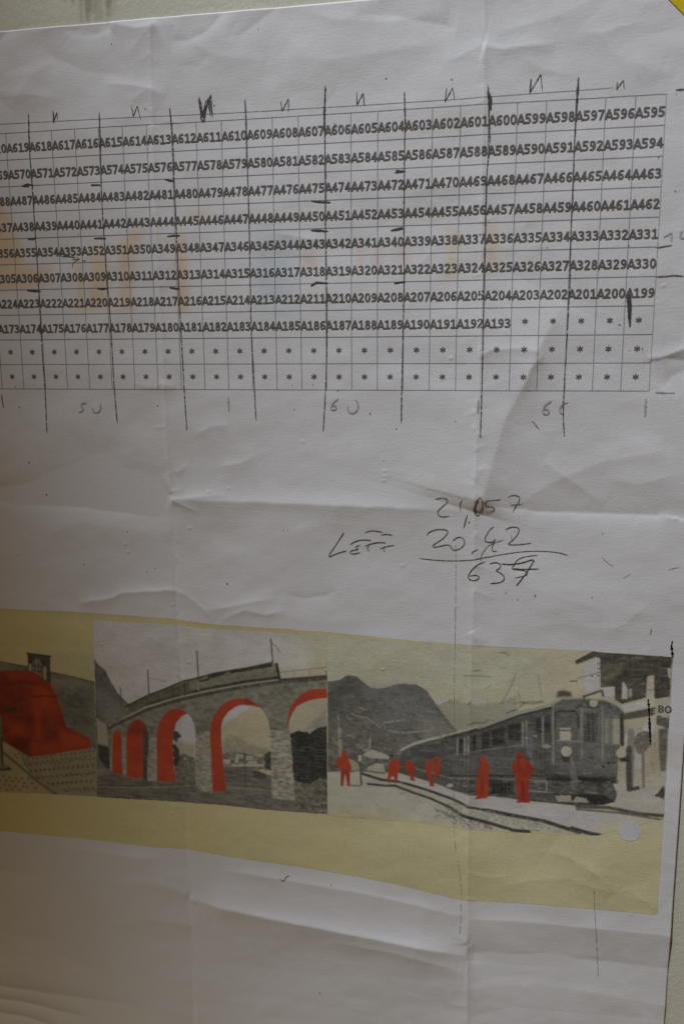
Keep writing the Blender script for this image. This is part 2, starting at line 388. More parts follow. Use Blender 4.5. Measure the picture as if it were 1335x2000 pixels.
# ------------------------------------------------------------------ strokes
def resample(p, step):
    p = np.asarray(p, float); seg = np.linalg.norm(np.diff(p, axis=0), axis=1); cum = np.concatenate([[0], np.cumsum(seg)])
    n = max(2, int(cum[-1]/step)+1); s = np.linspace(0, cum[-1], n)
    return np.stack([np.interp(s, cum, p[:,0]), np.interp(s, cum, p[:,1])], 1)
def smooth_pts(p, it=2):
    p = np.asarray(p, float)
    for _ in range(it):
        q = [p[0]]
        for a, b in zip(p[:-1], p[1:]): q += [a*.75+b*.25, a*.25+b*.75]
        q.append(p[-1]); p = np.array(q)
    return p
class Ink:
    def __init__(s): s.v = []; s.f = []; s.n = 0; s.flat = []
    def ribbon(s, q, w, off=.20, jit=.0, dry=.0, step=.5, taper=True, wander=0.0):
        q = resample(q, step)
        n = len(q)
        if wander: q = q+rng.normal(0, wander, q.shape)
        d = np.gradient(q, axis=0); d /= np.linalg.norm(d, axis=1)[:,None]+1e-9
        nrm = np.stack([-d[:,1], d[:,0]], 1)
        hw = np.full(n, w/2)*(1+jit*rng.normal(0, 1, n)); hw = np.clip(hw, w*.12, w*.95)
        if taper and n > 4:
            e = np.minimum(np.arange(n), np.arange(n)[::-1]); hw *= np.clip(.45+e*.3, 0, 1)
        a = on_sheet(q+nrm*hw[:,None], off); b = on_sheet(q-nrm*hw[:,None], off)
        i = s.n
        s.v += [a, b]; s.n += 2*n
        gap = rng.random(n) < dry
        for k in range(n-1):
            if gap[k]: continue
            s.f.append((i+k, i+k+1, i+n+k+1, i+n+k))
    def px(s, pts, w, sm=0, **k):
        q = T(pts)
        if sm: q = smooth_pts(q, sm)
        s.ribbon(q, w, **k)
    def disc(s, c, r, off=.2, n=8, ax=1.0):
        a = np.linspace(0, 2*math.pi, n, endpoint=False)
        q = np.stack([c[0]+r*np.cos(a)*rng.uniform(.6, 1.2, n), c[1]+ax*r*np.sin(a)*rng.uniform(.6, 1.2, n)], 1)
        s.v.append(on_sheet(q, off)); s.f.append(tuple(range(s.n, s.n+n))); s.n += n
    def poly(s, q, off=.2):
        s.flat.append((len(s.v), off)); s.v.append(np.array(q, float)); s.f.append(tuple(range(s.n, s.n+len(q)))); s.n += len(q)
    def build(s, name, mat, parent=poster):
        if s.flat:
            ii = [k for k, _ in s.flat]; n_ = [len(s.v[k]) for k in ii]
            P = on_sheet(np.vstack([s.v[k] for k in ii]), np.repeat([o for _, o in s.flat], n_))
            for k, blk in zip(ii, np.split(P, np.cumsum(n_)[:-1])): s.v[k] = blk
        return link(name, np.vstack(s.v), s.f, mat, parent)

# ------------------------------------------------------------------ printed number table
CW, CH = 10.0, 10.1
table = Ink()
for i in range(0, 11):
    table.ribbon([(-300, -CH*i), (-0.0, -CH*i)], .20 if i in (0, 9, 10) else .25, off=.10, jit=.05, taper=False, step=.7)
for k in range(1, 31):
    table.ribbon([(-CW*k, 0), (-CW*k, -CH*10)], .25, off=.13, jit=.05, taper=False, step=.7)
table_o = table.build('number_table', m_line)
lab(table_o, 'printed blue grey ruled grid of square cells')
fr = Ink()
fr.ribbon([(0, 0), (0, -CH*10)], .22, off=.13, jit=.1, taper=False)
fr.ribbon(T([(-30,244.6),(0,243.3),(450,221.2),(895,195.5),(1197,172.6)]), .17, off=.13, jit=.1, step=1)
fr_o = fr.build('frame_line', m_edge, table_o)

# bold screen-type letters: a skeleton per character, thickened (stems wider than bars) and cut into thin rows
def ell(cx, cy, rx, ry, n=28): return [(cx+rx*math.cos(t), cy+ry*math.sin(t)) for t in np.linspace(0, 2*math.pi, n)]
SIX = [(.54,.89),(.38,.90),(.24,.80),(.15,.60),(.14,.35),(.20,.16),(.34,.09),(.49,.15),(.55,.32),(.48,.49),(.34,.54),(.20,.46)]
SKEL = {'0': [ell(.35,.5,.215,.405)], '1': [[(.38,.09),(.38,.91)],[(.14,.085),(.62,.085)],[(.38,.88),(.16,.80)]],
 '2': [[(.13,.80),(.22,.90),(.36,.91),(.50,.85),(.53,.70),(.44,.52),(.28,.32),(.14,.12)],[(.14,.085),(.58,.085)]],
 '3': [[(.13,.85),(.30,.915),(.47,.87),(.52,.73),(.44,.58),(.28,.53)],[(.28,.53),(.46,.49),(.55,.32),(.48,.15),(.30,.09),(.11,.14)]],
 '4': [[(.45,.05),(.45,.93)],[(.43,.90),(.12,.33)],[(.10,.29),(.64,.29)]], '5': [[(.56,.915),(.18,.915)],[(.18,.915),(.175,.55)],[(.175,.55),(.34,.58),(.50,.50),(.55,.33),(.48,.16),(.32,.09),(.11,.13)]],
 '6': [SIX], '7': [[(.11,.915),(.57,.915)],[(.55,.90),(.26,.04)]], '8': [ell(.35,.73,.165,.175),ell(.35,.30,.20,.205)], '9': [[(.70-x, 1-y) for x, y in SIX]],
 'A': [[(.06,.04),(.35,.94)],[(.35,.94),(.64,.04)],[(.18,.27),(.52,.27)]], 'B': [[(.16,.06),(.16,.94)],[(.16,.92),(.42,.92),(.52,.73),(.42,.54),(.18,.53)],[(.18,.53),(.46,.50),(.57,.30),(.46,.085),(.16,.085)]],
 'O': [ell(.35,.5,.26,.405)], 'E': [[(.16,.06),(.16,.94)],[(.16,.915),(.56,.915)],[(.16,.52),(.52,.52)],[(.16,.085),(.56,.085)]]}
def glyph_rows(c, rows=34, hx=.102, hy=.085):
    xs = np.linspace(-.06, .76, 165); ys = (np.arange(rows)+.5)/rows
    GXg, GYg = np.meshgrid(xs, ys); m = np.zeros(GXg.shape, bool)
    for st in SKEL[c]:
        p = np.array(st, float)
        if len(p) > 3 and len(p) < 20:
            for _ in range(2):
                q = [p[0]]
                for u, w in zip(p[:-1], p[1:]): q += [u*.75+w*.25, u*.25+w*.75]
                q.append(p[-1]); p = np.array(q)
        p = p/np.array([hx, hy]); d, _, _ = near_poly(GXg/hx, GYg/hy, p); m |= d < 1
    out = []
    for r in range(rows):
        k = np.flatnonzero(np.diff(np.concatenate([[0], m[r].astype(int), [0]])))
        for i0, i1 in zip(k[::2], k[1::2]): out.append((xs[i0]-.0025, xs[min(i1, 164)-1]+.0025, r/rows, (r+1)/rows))
    return out
GL = {c: glyph_rows(c) for c in SKEL}
def put_text(ink, txt, x0, zb, h, adv, off=.20):
    """letters on fixed advances: cap height h mm, baseline zb"""
    for k, c in enumerate(txt):
        sx = adv/.70*(1.10 if c == 'A' else 1.0); xo = x0+adv*k-(.10*adv*.4 if c == 'A' else 0)
        for a0, a1, y0, y1 in GL[c]:
            ink.poly([(xo+a0*sx, zb+y0*h), (xo+a1*sx, zb+y0*h), (xo+a1*sx, zb+y1*h), (xo+a0*sx, zb+y1*h)], off)
ROWS = [(595, 1), (594, -1), (463, 1), (462, -1), (331, 1), (330, -1), (199, 1), (193, -1)]
for r, (a0, sg) in enumerate(ROWS):
    t = Ink()
    for k in range(0, 29):
        if r == 7 and k < 5: continue
        n = a0+sg*k if r < 7 else 193-(k-5)
        put_text(t, 'A%d' % n, -CW*(k+1)+.1, -CH*r-7.3, 3.45, 2.47)
    lab(t.build('number_row', m_text, table_o), 'row of bold printed cell numbers running from A%d at its right end' % (a0))
def star(ink, c, r):
    for k in range(3):
        a = math.pi/2+k*math.pi/3; d = np.array([math.cos(a), math.sin(a)])*r
        ink.ribbon([c-d, c+d], .42, off=.16+.01*k, taper=False, step=.3)
for r in (7, 8, 9):
    t = Ink()
    for k in range(0, 5 if r == 7 else 29): star(t, np.array([-CW*(k+.5), -CH*r-5.0]), 1.12)
    lab(t.build('asterisk_row', m_text, table_o), 'row of printed asterisks, one in each empty cell')

# ------------------------------------------------------------------ pencil work
LINES = [
 [(58,222),(59,270),(60,297),(66,351),(72.5,479),(78,573),(80,614),(84,681),(89,748),(94,846)],
 [(196,221),(199,283),(200,357),(205.6,458),(212,556),(216,600),(221,681),(225,762),(230.5,827)],
 [(333,212),(337,253),(340,290),(342,354),(347,458),(351,560),(352,600),(356,664),(360.6,755),(366,840)],
 [(478.7,195),(481,236),(482,290),(485,357),(488,442),(490,560),(492,647),(496,732),(501,821)],
 [(636,168),(634,209),(635,286),(637,357),(635.4,458),(639,553),(639.5,600),(639,681),(636.4,762),(631.4,842)],
 [(789.5,180),(791.5,253),(789.5,290),(789.5,357),(788,458),(789.5,553),(788,614),(785.4,715),(783.7,826)],
 [(952.4,168),(954,219),(956,293),(949,341),(947.4,425),(945,526),(944,580),(943,647),(940.6,765),(938,854)],
 [(1128.4,152),(1125,206),(1121,270),(1120,290),(1117.6,374),(1113,458),(1111.5,560),(1110,580),(1106,657),(1100.7,748),(1098,809),(1100.7,852)]]
for k, Ln in enumerate(LINES):
    i = Ink(); q = smooth_pts(T(Ln), 1)
    i.ribbon(q, .37, jit=.25, dry=.04, wander=.035)
    n = len(q)
    i.ribbon(q[:max(4, n//4)]+[.05, 0], .48, jit=.3, dry=.12, off=.215)
    if k == 6:
        for dx in (-2, 1, 3.5, 6): i.px([(953+dx,178+abs(dx)*2),(955+dx*.7,198),(956+dx*.4,217)], .45, jit=.3)
    if k == 7: i.px([(1128,165),(1126,186),(1125,206)], .8, jit=.25)
    if k == 4: i.px([(632.5,207),(633.5,235),(634.5,270)], .5, jit=.3)
    lab(i.build('pencil_line', m_pen), 'dark hand drawn upright pencil line through the table')
TICKS = [[(46,364),(56,361),(68,364)],[(46,364),(60,365)],[(179,362),(190,361.5),(199,362)],[(325,351),(333,354),(343,354)],[(56.6,468),(65,467),(73,466)],[(185,466),(198,466.5),(210,466)],
 [(329,463),(342,461),(354,461)],[(56,568),(68,568),(80,568)],[(193,564),(203,564),(213,563)],[(332,562),(343,563),(352,564)],[(771,334),(782,335),(790,335)],[(771,338),(790,334)],
 [(609.5,393.5),(625,395),(646,396)],[(608.5,450),(620,451),(640.5,452)],[(763.5,450.5),(776,446),(789,445.5)],[(610,558),(620,552),(630,552),(640,554)],[(770,553),(780,552),(791,551)]]
for t in TICKS:
    i = Ink()
    for r in range(2): i.px([(x+rng.normal(0, 1), y+rng.normal(0, .8)) for x, y in t], .42, jit=.3, dry=.01, off=.22+.012*r)
    i.build('pencil_tick', m_pen)
LET = [[(106,217),(107,241),(113.6,220),(115,236)],[(259.5,209),(263,229),(270.6,208),(277,234)],[(389,192),(394,216),(393,234),(401,216),(413,185),(416,231)],
 [(548.8,197),(551,218),(564,193),(563.6,219)],[(697,180),(697,206),(709.6,182),(711,205.6),(714,206)],[(872.4,172.6),(868.7,201),(883.8,172.6),(887.5,197)],
 [(1035.7,155),(1033,184.7),(1055,146.6),(1058,178.6)],[(1204.5,161),(1201.8,176),(1216,157.7),(1217,175)]]
for k, l in enumerate(LET):
    i = Ink(); i.px(l, .31, jit=.25)
    if k == 2:
        for r in range(5):
            i.px([(391+rng.normal(0,2.5),196+rng.normal(0,5)),(396+rng.normal(0,3),226+rng.normal(0,7)),(409+rng.normal(0,3),192+rng.normal(0,5)),(413+rng.normal(0,3),225+rng.normal(0,6))], .26, jit=.2, off=.21+.01*r)
    if k in (0, 6): i.px([(x+.8, y+.5) for x, y in l[:2]], .45, jit=.2, off=.215)
    lab(i.build('pencil_letter', m_pen), 'scribbled over pencil letter' if k == 2 else 'pencilled mirrored letter N above the table')
i = Ink(); i.px([(122,500.6),(136,501),(150,503)], .4, jit=.2); i.px([(142,507),(158,506.5),(152,502)], .25); i.px([(158,506),(150,510),(144,515),(143,524)], .22); i.px([(163,510),(170,509)], .2); i.px([(167,507),(168,512)], .2)
lab(i.build('pencil_underline', m_thin), 'pencil underline with a small arrow below one number')
i = Ink()
for k in range(7): i.px([(1223+k*1.2,575+rng.normal(0,3)),(1225+k*.9,605),(1226+k*.5,628+rng.normal(0,7))], .5, jit=.3, off=.2+.01*k)
lab(i.build('pencil_blot', m_pen), 'thick dark pencil blot at the lower right of the table')
for pts, w, m in [([(1317.5,177),(1345,175)], .5, m_thin), ([(1318,177),(1318,187)], .3, m_pale), ([(1279,485),(1295,482),(1310,479.5)], .35, m_thin), ([(1279,541),(1300,540),(1315,538),(1332,540)], .4, m_thin),
                  ([(1277.7,766),(1295,767),(1316,767)], .55, m_pale), ([(1259.8,779),(1258.6,796),(1257.8,813)], .7, m_pale), ([(934,780.5),(933.5,795),(933,807.5)], .8, m_pale),
                  ([(1036.7,823),(1040,822),(1045,830),(1052.5,838)], .25, m_thin), ([(5,769),(7,783),(9.4,796)], .45, m_thin), ([(447,775),(447.5,789),(448,803)], .7, m_pale),
                  ([(1175,1087),(1183,1097),(1196,1104)], .22, m_pale), ([(1302,1112),(1312,1108),(1325,1106)], .25, m_pale), ([(1214,1128),(1231,1118)], .2, m_pale), ([(1270,1226),(1268,1238)], .3, m_thin),
                  ([(548,1713),(553,1717),(558,1715),(560,1708),(567,1708)], .3, m_pen), ([(1206,634),(1210,635)], .3, m_thin)]:
    i = Ink(); i.px(pts, w, jit=.2, sm=1); i.build('pencil_dash', m)
i = Ink()
i.px([(1293.5,463.6),(1309.7,455),(1309,472)], .55, jit=.2); i.px([(1331,452),(1326,456),(1326,464),(1332,467),(1345,462)], .6, sm=1, jit=.2)
lab(i.build('pencil_number', m_pale), 'faint pencilled 10 beside the right edge of the table')
i = Ink()
i.px(zo(0,580,2.967,[(508,613),(476,618),(480,638),(492,650),(482,662),(460,668)]), .55, sm=1); i.px(zo(0,580,2.967,[(543,640),(543,660),(560,672),(582,664),(590,640),(586,612)]), .6, sm=1)
lab(i.build('pencil_number', m_pale), 'faint pencilled 50 under the table')
i = Ink()
i.px(zo(445,580,2.967,[(643,588),(612,610),(597,640),(605,658),(630,650),(628,628),(602,632)]), .6, sm=1); i.px(zo(445,580,2.967,[(697,630),(696,655),(712,675),(740,670),(758,640),(752,608),(738,595)]), .6, sm=1)
lab(i.build('pencil_number', m_pale), 'faint pencilled 60 under the table')
i = Ink()
i.px(zo(885,580,2.967,[(567,600),(530,625),(513,660),(525,682),(555,672),(545,648),(522,652)]), .65, sm=1); i.px(zo(885,580,2.967,[(662,608),(630,618),(612,650),(618,672),(632,675)]), .65, sm=1)
lab(i.build('pencil_number', m_pale), 'faint pencilled 66 crossed by a pencil line under the table')
a, b = (445, 880, 2.967), (885, 880, 2.967)
i = Ink()
for z, pts, w in [(a,[(675,470),(640,525),(575,620),(625,596),(690,576)],.36),(a,[(708,542),(735,525),(775,513),(832,516)],.38),(a,[(770,543),(735,556),(762,570),(722,574),(705,585),(722,598),(768,588)],.34),
                  (a,[(795,472),(830,460),(865,462),(898,470)],.34),(a,[(795,552),(830,536),(880,528),(915,532)],.36),(a,[(818,548),(806,568),(822,582)],.3),(a,[(888,486),(920,480),(955,487)],.34),(a,[(880,567),(915,553),(962,545)],.34),(a,[(905,556),(900,575),(912,582)],.3)]:
    i.px(zo(*z, pts), w, sm=1, jit=.15)
lab(i.build('handwritten_word', m_thin), 'word LEFF handwritten in pencil capitals')
def hand(name, label, strokes, mat=m_thin):
    i = Ink()
    for z, pts, w in strokes: i.px(zo(*z, pts), w, sm=2, jit=.15)
    lab(i.build(name, mat), label)
hand('handwritten_number', 'pencilled number 21,057, top line of the sum', [(a,[(1203,278),(1225,270),(1262,270),(1278,290),(1250,315),(1220,340),(1212,362),(1235,382),(1285,375)],.3),(b,[(53,280),(40,300),(38,325),(44,347)],.3),(b,[(80,368),(70,405),(60,445)],.45),
    (b,[(88,410),(93,414)],.5),(b,[(155,262),(172,290),(166,345),(140,380),(118,350),(128,295),(155,262)],.38),(b,[(150,268),(135,300),(122,345),(132,372)],.38),(b,[(110,325),(128,345),(138,362)],.4),(b,[(275,280),(230,283),(180,286),(185,318),(222,318),(242,335),(225,350),(188,355)],.3),
    (b,[(312,267),(345,252),(385,263),(380,290),(360,320),(342,356)],.3),(b,[(328,313),(365,311),(402,306)],.28)])
hand('handwritten_number', 'pencilled number 20,42 above the sum line', [(a,[(1153,490),(1162,468),(1220,450),(1275,457),(1272,480),(1235,515),(1180,548),(1195,558),(1250,545),(1283,540),(1292,560),(1310,575)],.34),(b,[(-5,520),(20,498),(50,497),(68,522),(58,550),(30,570),(-5,576)],.3),
    (b,[(235,438),(210,452),(185,495),(180,520),(205,530),(235,524),(246,500),(228,545),(218,570),(232,581),(252,580)],.33),(b,[(105,598),(112,580),(142,569)],.35),(b,[(300,456),(330,440),(370,440),(382,455),(365,495),(325,530),(310,543),(380,543),(450,533)],.33),(b,[(330,485),(345,525)],.25),(b,[(157,640),(162,595),(200,548),(245,527),(292,514)],.22)])
hand('pencil_rule', 'long wavy pencil line under the sum', [(a,[(1108,621),(1200,632),(1320,636),(1400,630),(1450,625)],.26),(b,[(125,626),(300,595),(390,583),(480,578),(600,585),(662,604)],.26)])
hand('handwritten_number', 'pencilled result 637 with a written over last digit', [(b,[(182,640),(135,658),(95,700),(82,735),(110,752),(145,742),(152,728),(130,716),(95,722)],.33),(b,[(208,652),(245,643),(275,655),(270,680),(238,690),(275,705),(300,735),(275,762),(212,766)],.33),
    (b,[(278,653),(330,658),(400,648),(472,622),(450,660),(415,715),(363,780)],.46),(b,[(345,680),(400,684),(492,682)],.36),(b,[(485,603),(420,610),(370,626),(350,660),(332,686),(400,688),(432,700),(425,720),(355,733)],.26)], m_pen)
i = Ink(); i.px([(889.5,1062),(890,1090),(889,1180),(888,1260),(886,1420),(885,1600),(890,1660),(897,1700),(901,1745),(899,1800),(897,1822)], .17, dry=.25, jit=.3, step=.6)
lab(i.build('pencil_rule', m_faint), 'long thin broken pencil line running down into the picture strip')
i = Ink(); i.px([(1158,1735),(1160,1780),(1163,1830),(1166,1880),(1167,1905)], .2, dry=.12, jit=.4)
lab(i.build('pencil_rule', m_faint), 'short thin pencil line at the lower edge of the picture strip')
for pts in ([(1311,1250),(1309,1258),(1310,1268),(1312,1282)], [(1264,1364),(1266,1385),(1267,1420),(1269,1455)]):
    i = Ink(); i.px(pts, .75, jit=.3, sm=1, off=.24); i.build('marker_stroke', m_black)
# specks of dirt
i = Ink()
for (x, y, r) in [(40,795,.4),(309,792,.35),(59,903,.4),(92,966,.45),(166,1101,.35),(445,1139,.45),(575,799,.3),(723,807,.4),(774,837,.35),(889,822,.3),(754,154,.4),(882,157,.4),(654,243,.4),(220,87,.3),(286,214,.35),(419,206,.35),
                  (1044,1162,.45),(987,1157,.35),(1010,1170,.3),(1154,1165,.3),(1316,374,.4),(251,1037,.3),(287,1116,.3),(304,1109,.3),(93,451,.3),(156,458,.3),(660,763,.3),(625,1937,.4),(210,271,.3),(1252,681,.35),(1228,684,.25),(505,58,.25),(1226,480,.4),(1284,308,.4),
                  (32,755,.3),(68,751,.3),(571,752,.25),(612,751,.25),(750,899,.2),(1175,1041,.3),(555,1034,.25),(648,1725,.3),(1067,484,.3),(564,1034,.25)]:
    i.disc(T([(x, y)])[0], r*.8)
i.build('dirt_specks', m_spot)['kind'] = 'stuff'

# ------------------------------------------------------------------ printed strip: colour band + three pictures
BAND_TOP = [(-80,1184),(0,1188),(160,1196),(320,1206),(410,1218),(640,1234),(760,1246),(870,1256),(1000,1263),(1155,1270.5),(1312,1282)]
BAND_BOT = [(1281,1784),(1188,1775),(1053,1764),(912,1757),(885,1753),(782,1727),(694,1709),(580,1689),(445,1670),(366,1656),(303,1653),(168,1637),(0,1621),(-80,1614)]
band_poly = T(BAND_TOP+[(1304,1420),(1294,1594),(1287,1700)]+BAND_BOT)

class Pic:
    """a print drawn cell by cell on the sheet: every cell has a colour and belongs to one motif"""
    def __init__(s, poly_px, pitch):
        s.poly = T(poly_px); lo = s.poly.min(0); hi = s.poly.max(0)
        s.x = np.arange(lo[0], hi[0]+pitch, pitch); s.z = np.arange(lo[1], hi[1]+pitch, pitch)
        s.X, s.Z = np.meshgrid(s.x, s.z); s.c = np.zeros(s.X.shape+(3,)); s.id = np.zeros(s.X.shape, int); s.names = ['']
        s.mask = inside(s.X, s.Z, s.poly); s.pitch = pitch
    def motif(s, name): s.names.append(name); return len(s.names)-1
    def box(s, p, pad=0):
        i0, i1 = np.searchsorted(s.x, [p[:,0].min()-pad, p[:,0].max()+pad]); j0, j1 = np.searchsorted(s.z, [p[:,1].min()-pad, p[:,1].max()+pad])
        return slice(max(j0-1,0), j1+1), slice(max(i0-1,0), i1+1)
    def fill(s, pts, c, motif=None, a=1.0, soft=0.0, rough=0.0, seed=0, nz=0.0, nsc=(1.5, 1.0)):
        p = T(pts); sl = s.box(p, soft+rough+.5); X = s.X[sl]; Z = s.Z[sl]
        if X.size == 0: return
        if rough: X = X+rough*2*fbm(X*1.1, Z*1.1, 300+seed, 2); Z = Z+rough*2*fbm(X*1.1+40, Z*1.1, 320+seed, 2)
        m = inside(X, Z, p)
        if soft:
            d, _, _ = near_poly(X, Z, np.vstack([p, p[:1]])); al = np.clip(.5+np.where(m, d, -d)/soft, 0, 1)*a
        else: al = m*a
        cc = np.array(c)*np.ones(X.shape+(3,))
        if nz: cc = cc*(1+nz*2*fbm(s.X[sl]/nsc[0], s.Z[sl]/nsc[1], 340+seed, 3))[..., None]
        s.c[sl] = s.c[sl]*(1-al[..., None])+cc*al[..., None]
        if motif is not None:
            t = s.id[sl]; t[m] = motif
    def line(s, pts, w, c, motif=None, a=1.0, rough=0, seed=0, dash=0):
        p = T(pts); sl = s.box(p, w+.5); X = s.X[sl]; Z = s.Z[sl]
        if X.size == 0: return
        d, _, t = near_poly(X, Z, p); al = np.clip((w/2-d)/s.pitch+.5, 0, 1)*a
        if rough: al = al*np.clip(.5+2.5*fbm(X/1.2, Z/1.2, 400+seed, 2)+(1-rough), 0, 1)
        s.c[sl] = s.c[sl]*(1-al[..., None])+np.array(c)*al[..., None]
        if motif is not None:
            tt = s.id[sl]; tt[d < w/2] = motif
    def rect(s, x0, y0, x1, y1, c, **k): s.fill([(x0,y0),(x1,y0),(x1,y1),(x0,y1)], c, **k)
    def spots(s, pts, r, c, a=.8):
        for q in T(pts):
            sl = s.box(np.array([q]), r+.4); X = s.X[sl]; Z = s.Z[sl]
            if X.size == 0: continue
            al = (np.clip((r-np.hypot(X-q[0], (Z-q[1])*1.5))/.25+.5, 0, 1)*a)[..., None]
            s.c[sl] = s.c[sl]*(1-al)+np.array(c)*al
    def grain(s, amt, seed):
        for _ in range(3):                                     # ink spreads a little
            p = np.pad(s.c, ((1,1),(1,1),(0,0)), 'edge'); s.c = (p[:-2,1:-1]+p[2:,1:-1]+p[1:-1,:-2]+p[1:-1,2:]+2*s.c)/6
        lum = s.c.mean(-1); dk = np.clip(1-s.c.max(-1)/.45, 0, 1)      # streaks of the print head show in the dark parts
        st = np.clip(fbm(s.X/5, s.Z/.45, seed+31, 3)*3-.25, 0, 1)*dk
        s.c += (st*.11)[..., None]
        s.c *= (1+dk*(.9*fbm(s.X/2.4, s.Z/1.3, seed+71, 3)+.5*fbm(s.X/.9, s.Z/.6, seed+81, 2)))[..., None]
        s.c *= (1-.55*np.clip(fbm(s.X/1.1, s.Z/.7, seed+51, 2)*3-.15, 0, 1)*np.clip(.46-s.c.max(-1), 0, .4)*2.0)[..., None]
        s.c *= (np.clip(s.c.max(-1)/.46, .12, 1.15)**.17)[..., None]
        s.c *= (1+amt*1.2*fbm(s.X/2.2, s.Z/.55, seed, 3)+amt*.8*fbm(s.X/6, s.Z/6, seed+9, 3))[..., None]
        s.c *= (1+amt*.5*(rng.random(s.X.shape)-.5))[..., None]
        s.c = np.clip(s.c, .015, .8)
    def build(s, name, label, off=.12, lab_of=None):
        nz_, nx_ = s.X.shape; idx = np.arange(nx_*nz_).reshape(nz_, nx_)
        P = on_sheet(np.stack([s.X.ravel(), s.Z.ravel()], 1), off); C = s.c.reshape(-1, 3)
        quads = np.stack([idx[:-1,:-1], idx[:-1,1:], idx[1:,1:], idx[1:,:-1]], -1).reshape(-1, 4)
        ok = s.mask[:-1,:-1].ravel(); ids = s.id[:-1,:-1].ravel(); root = None
        for k, nm in enumerate(s.names):
            q = quads[ok & (ids == k)]
            if len(q) == 0: continue
            u, inv = np.unique(q, return_inverse=True)
            o = link(name if k == 0 else nm, P[u], inv.reshape(-1, 4), m_print, poster if k == 0 else root, C[u])
            if k == 0: root = o; o['label'] = label
            elif lab_of and nm in lab_of: o['label'] = lab_of[nm]
        return root

RED = (.50, .075, .033); DRED = (.31, .055, .03)
LAV = (.66, .63, .635); TAN = (.60, .54, .35); STONE = (.30, .285, .22)
band = Pic(BAND_TOP+[(1304,1420),(1294,1594),(1287,1700)]+BAND_BOT, .25)
bt = np.clip((band.X+260)/270, 0, 1)[..., None]; band.c[:] = np.array((.68, .60, .295))*(1-bt)+np.array((.71, .655, .405))*bt
band.c *= (1+.16*fbm(band.X/40, band.Z/25, 201, 4))[..., None]
band.c *= 1+.25*fbm(band.X/30, band.Z/30, 205, 3)[..., None]*np.array([-.1, 0, .5])
edge_d, _, _ = near_poly(band.X, band.Z, T(BAND_TOP)); band.c *= (1-.10*np.exp(-edge_d/1.0))[..., None]
band.grain(.05, 210)
band_o = band.build('colour_band', 'olive yellow printed strip behind the three pictures', off=.07)

# ---- picture 1: red bulky shape on a paved ground
P1L = [(-70,1189),(0,1190),(100,1195),(183,1206)]
p1 = Pic([(-70,1250),(0,1253),(184,1265),(186,1330),(190,1465),(191,1554),(115,1550),(0,1546),(-70,1544)], .22)
p1.c[:] = (.675, .595, .295)
g = np.clip((p1.X-T([(60,1300)])[0][0])/25, 0, 1)[..., None]; p1.c = p1.c*(1-g)+np.array((.56, .53, .29))*g
f_ = np.clip((p1.Z-T([(60,1275)])[0][1])/4.5, 0, 1)[..., None]; p1.c = p1.c*(1-f_)+np.array((.68,.60,.295))*f_
hill = p1.motif('hill'); pan = p1.motif('dark_panel'); redm = p1.motif('red_shape'); fig = p1.motif('pillar'); gnd = p1.motif('paved_ground')
p1.fill([(-70,1284),(0,1290),(20,1294),(55,1300),(102,1311),(145,1320),(187,1331),(191,1475),(-70,1475)], (.26,.25,.185), hill, rough=.25, nz=.35, nsc=(9, 7), seed=1)
p1.line([(-70,1284),(0,1290),(55,1300),(102,1311),(145,1321),(187,1331)], .45, (.13,.12,.09), hill, rough=.3)
h2 = p1.motif('hill'); t_ = p1.id; sel = (t_ == hill) & (p1.X < T([(80,1300)])[0][0]); t_[sel] = h2
p1.fill([(110,1345),(187,1345),(190,1420),(140,1415)], (.15,.145,.12), soft=9, a=.6)
p1.line([(118,1362),(135,1372),(150,1378),(166,1379)], .5, (.12,.11,.09), hill)
p1.fill([(56,1275),(100,1281),(102,1335),(58,1320)], (.12,.11,.085), pan, nz=.2)
p1.line([(55,1274.5),(101,1281)], .8, (.09,.085,.07), pan)
p1.fill([(66,1292),(72,1285),(78,1286),(84,1295),(85,1330),(66,1322)], (.34,.31,.25), pan, nz=.5, nsc=(1, 1))
for x in (70, 77, 81): p1.line([(x,1288),(x+1,1326)], .5, (.12,.11,.08), pan)
p1.line([(66,1299),(85,1303)], .5, (.13,.11,.08), pan); p1.line([(66,1307),(85,1311)], .6, (.15,.12,.08), pan)
p1.rect(59, 1295, 64, 1312, (.5,.44,.28), motif=pan); p1.rect(87, 1301, 93, 1330, (.42,.38,.24), motif=pan)
p1.fill([(-70,1445),(11,1448),(41,1466),(61,1477),(181,1458),(188,1462),(192,1560),(-70,1560)], (.46,.40,.235), gnd, rough=.2, nz=.12, nsc=(6, 6))
p1.fill([(38,1466),(61,1476),(181,1458),(191,1462),(192,1560),(118,1556),(60,1512)], (.37,.33,.21), gnd, nz=.1, nsc=(6, 6))
dots = []
for r in range(14):
    for k in range(-3, 26):
        x = 30+k*9.3+r*5.2*(1 if r % 2 else -.4)+r*1.2; y = 1472+r*6.3-k*1.35+(k*.55*r*.14)
        if y > 1463: dots.append((x+rng.normal(0,.8), y+rng.normal(0,.6)))
d2 = [(x, y) for x, y in dots if x < 188 and inside(np.array([x]), np.array([y]), [(11,1448),(61,1477),(181,1458),(190,1462),(192,1545),(130,1545),(60,1512)])[0]]
p1.spots(d2, .62, (.15,.135,.09), .85)
p1.spots([(x-8, y+9) for x, y in [(5+12*i+6*(j%2)+rng.normal(0,1.5), 1505+8*j+i*1.4+rng.normal(0,1)) for i in range(9) for j in range(5)] if x < 95 and y+9 < 1543 and x < 60+(y-1500)*.9], .72, (.16,.135,.085), .8)
p1.line([(5,1466),(14,1473),(38,1493),(62,1514),(90,1535),(117,1552)], 1.3, (.22,.20,.15), gnd)
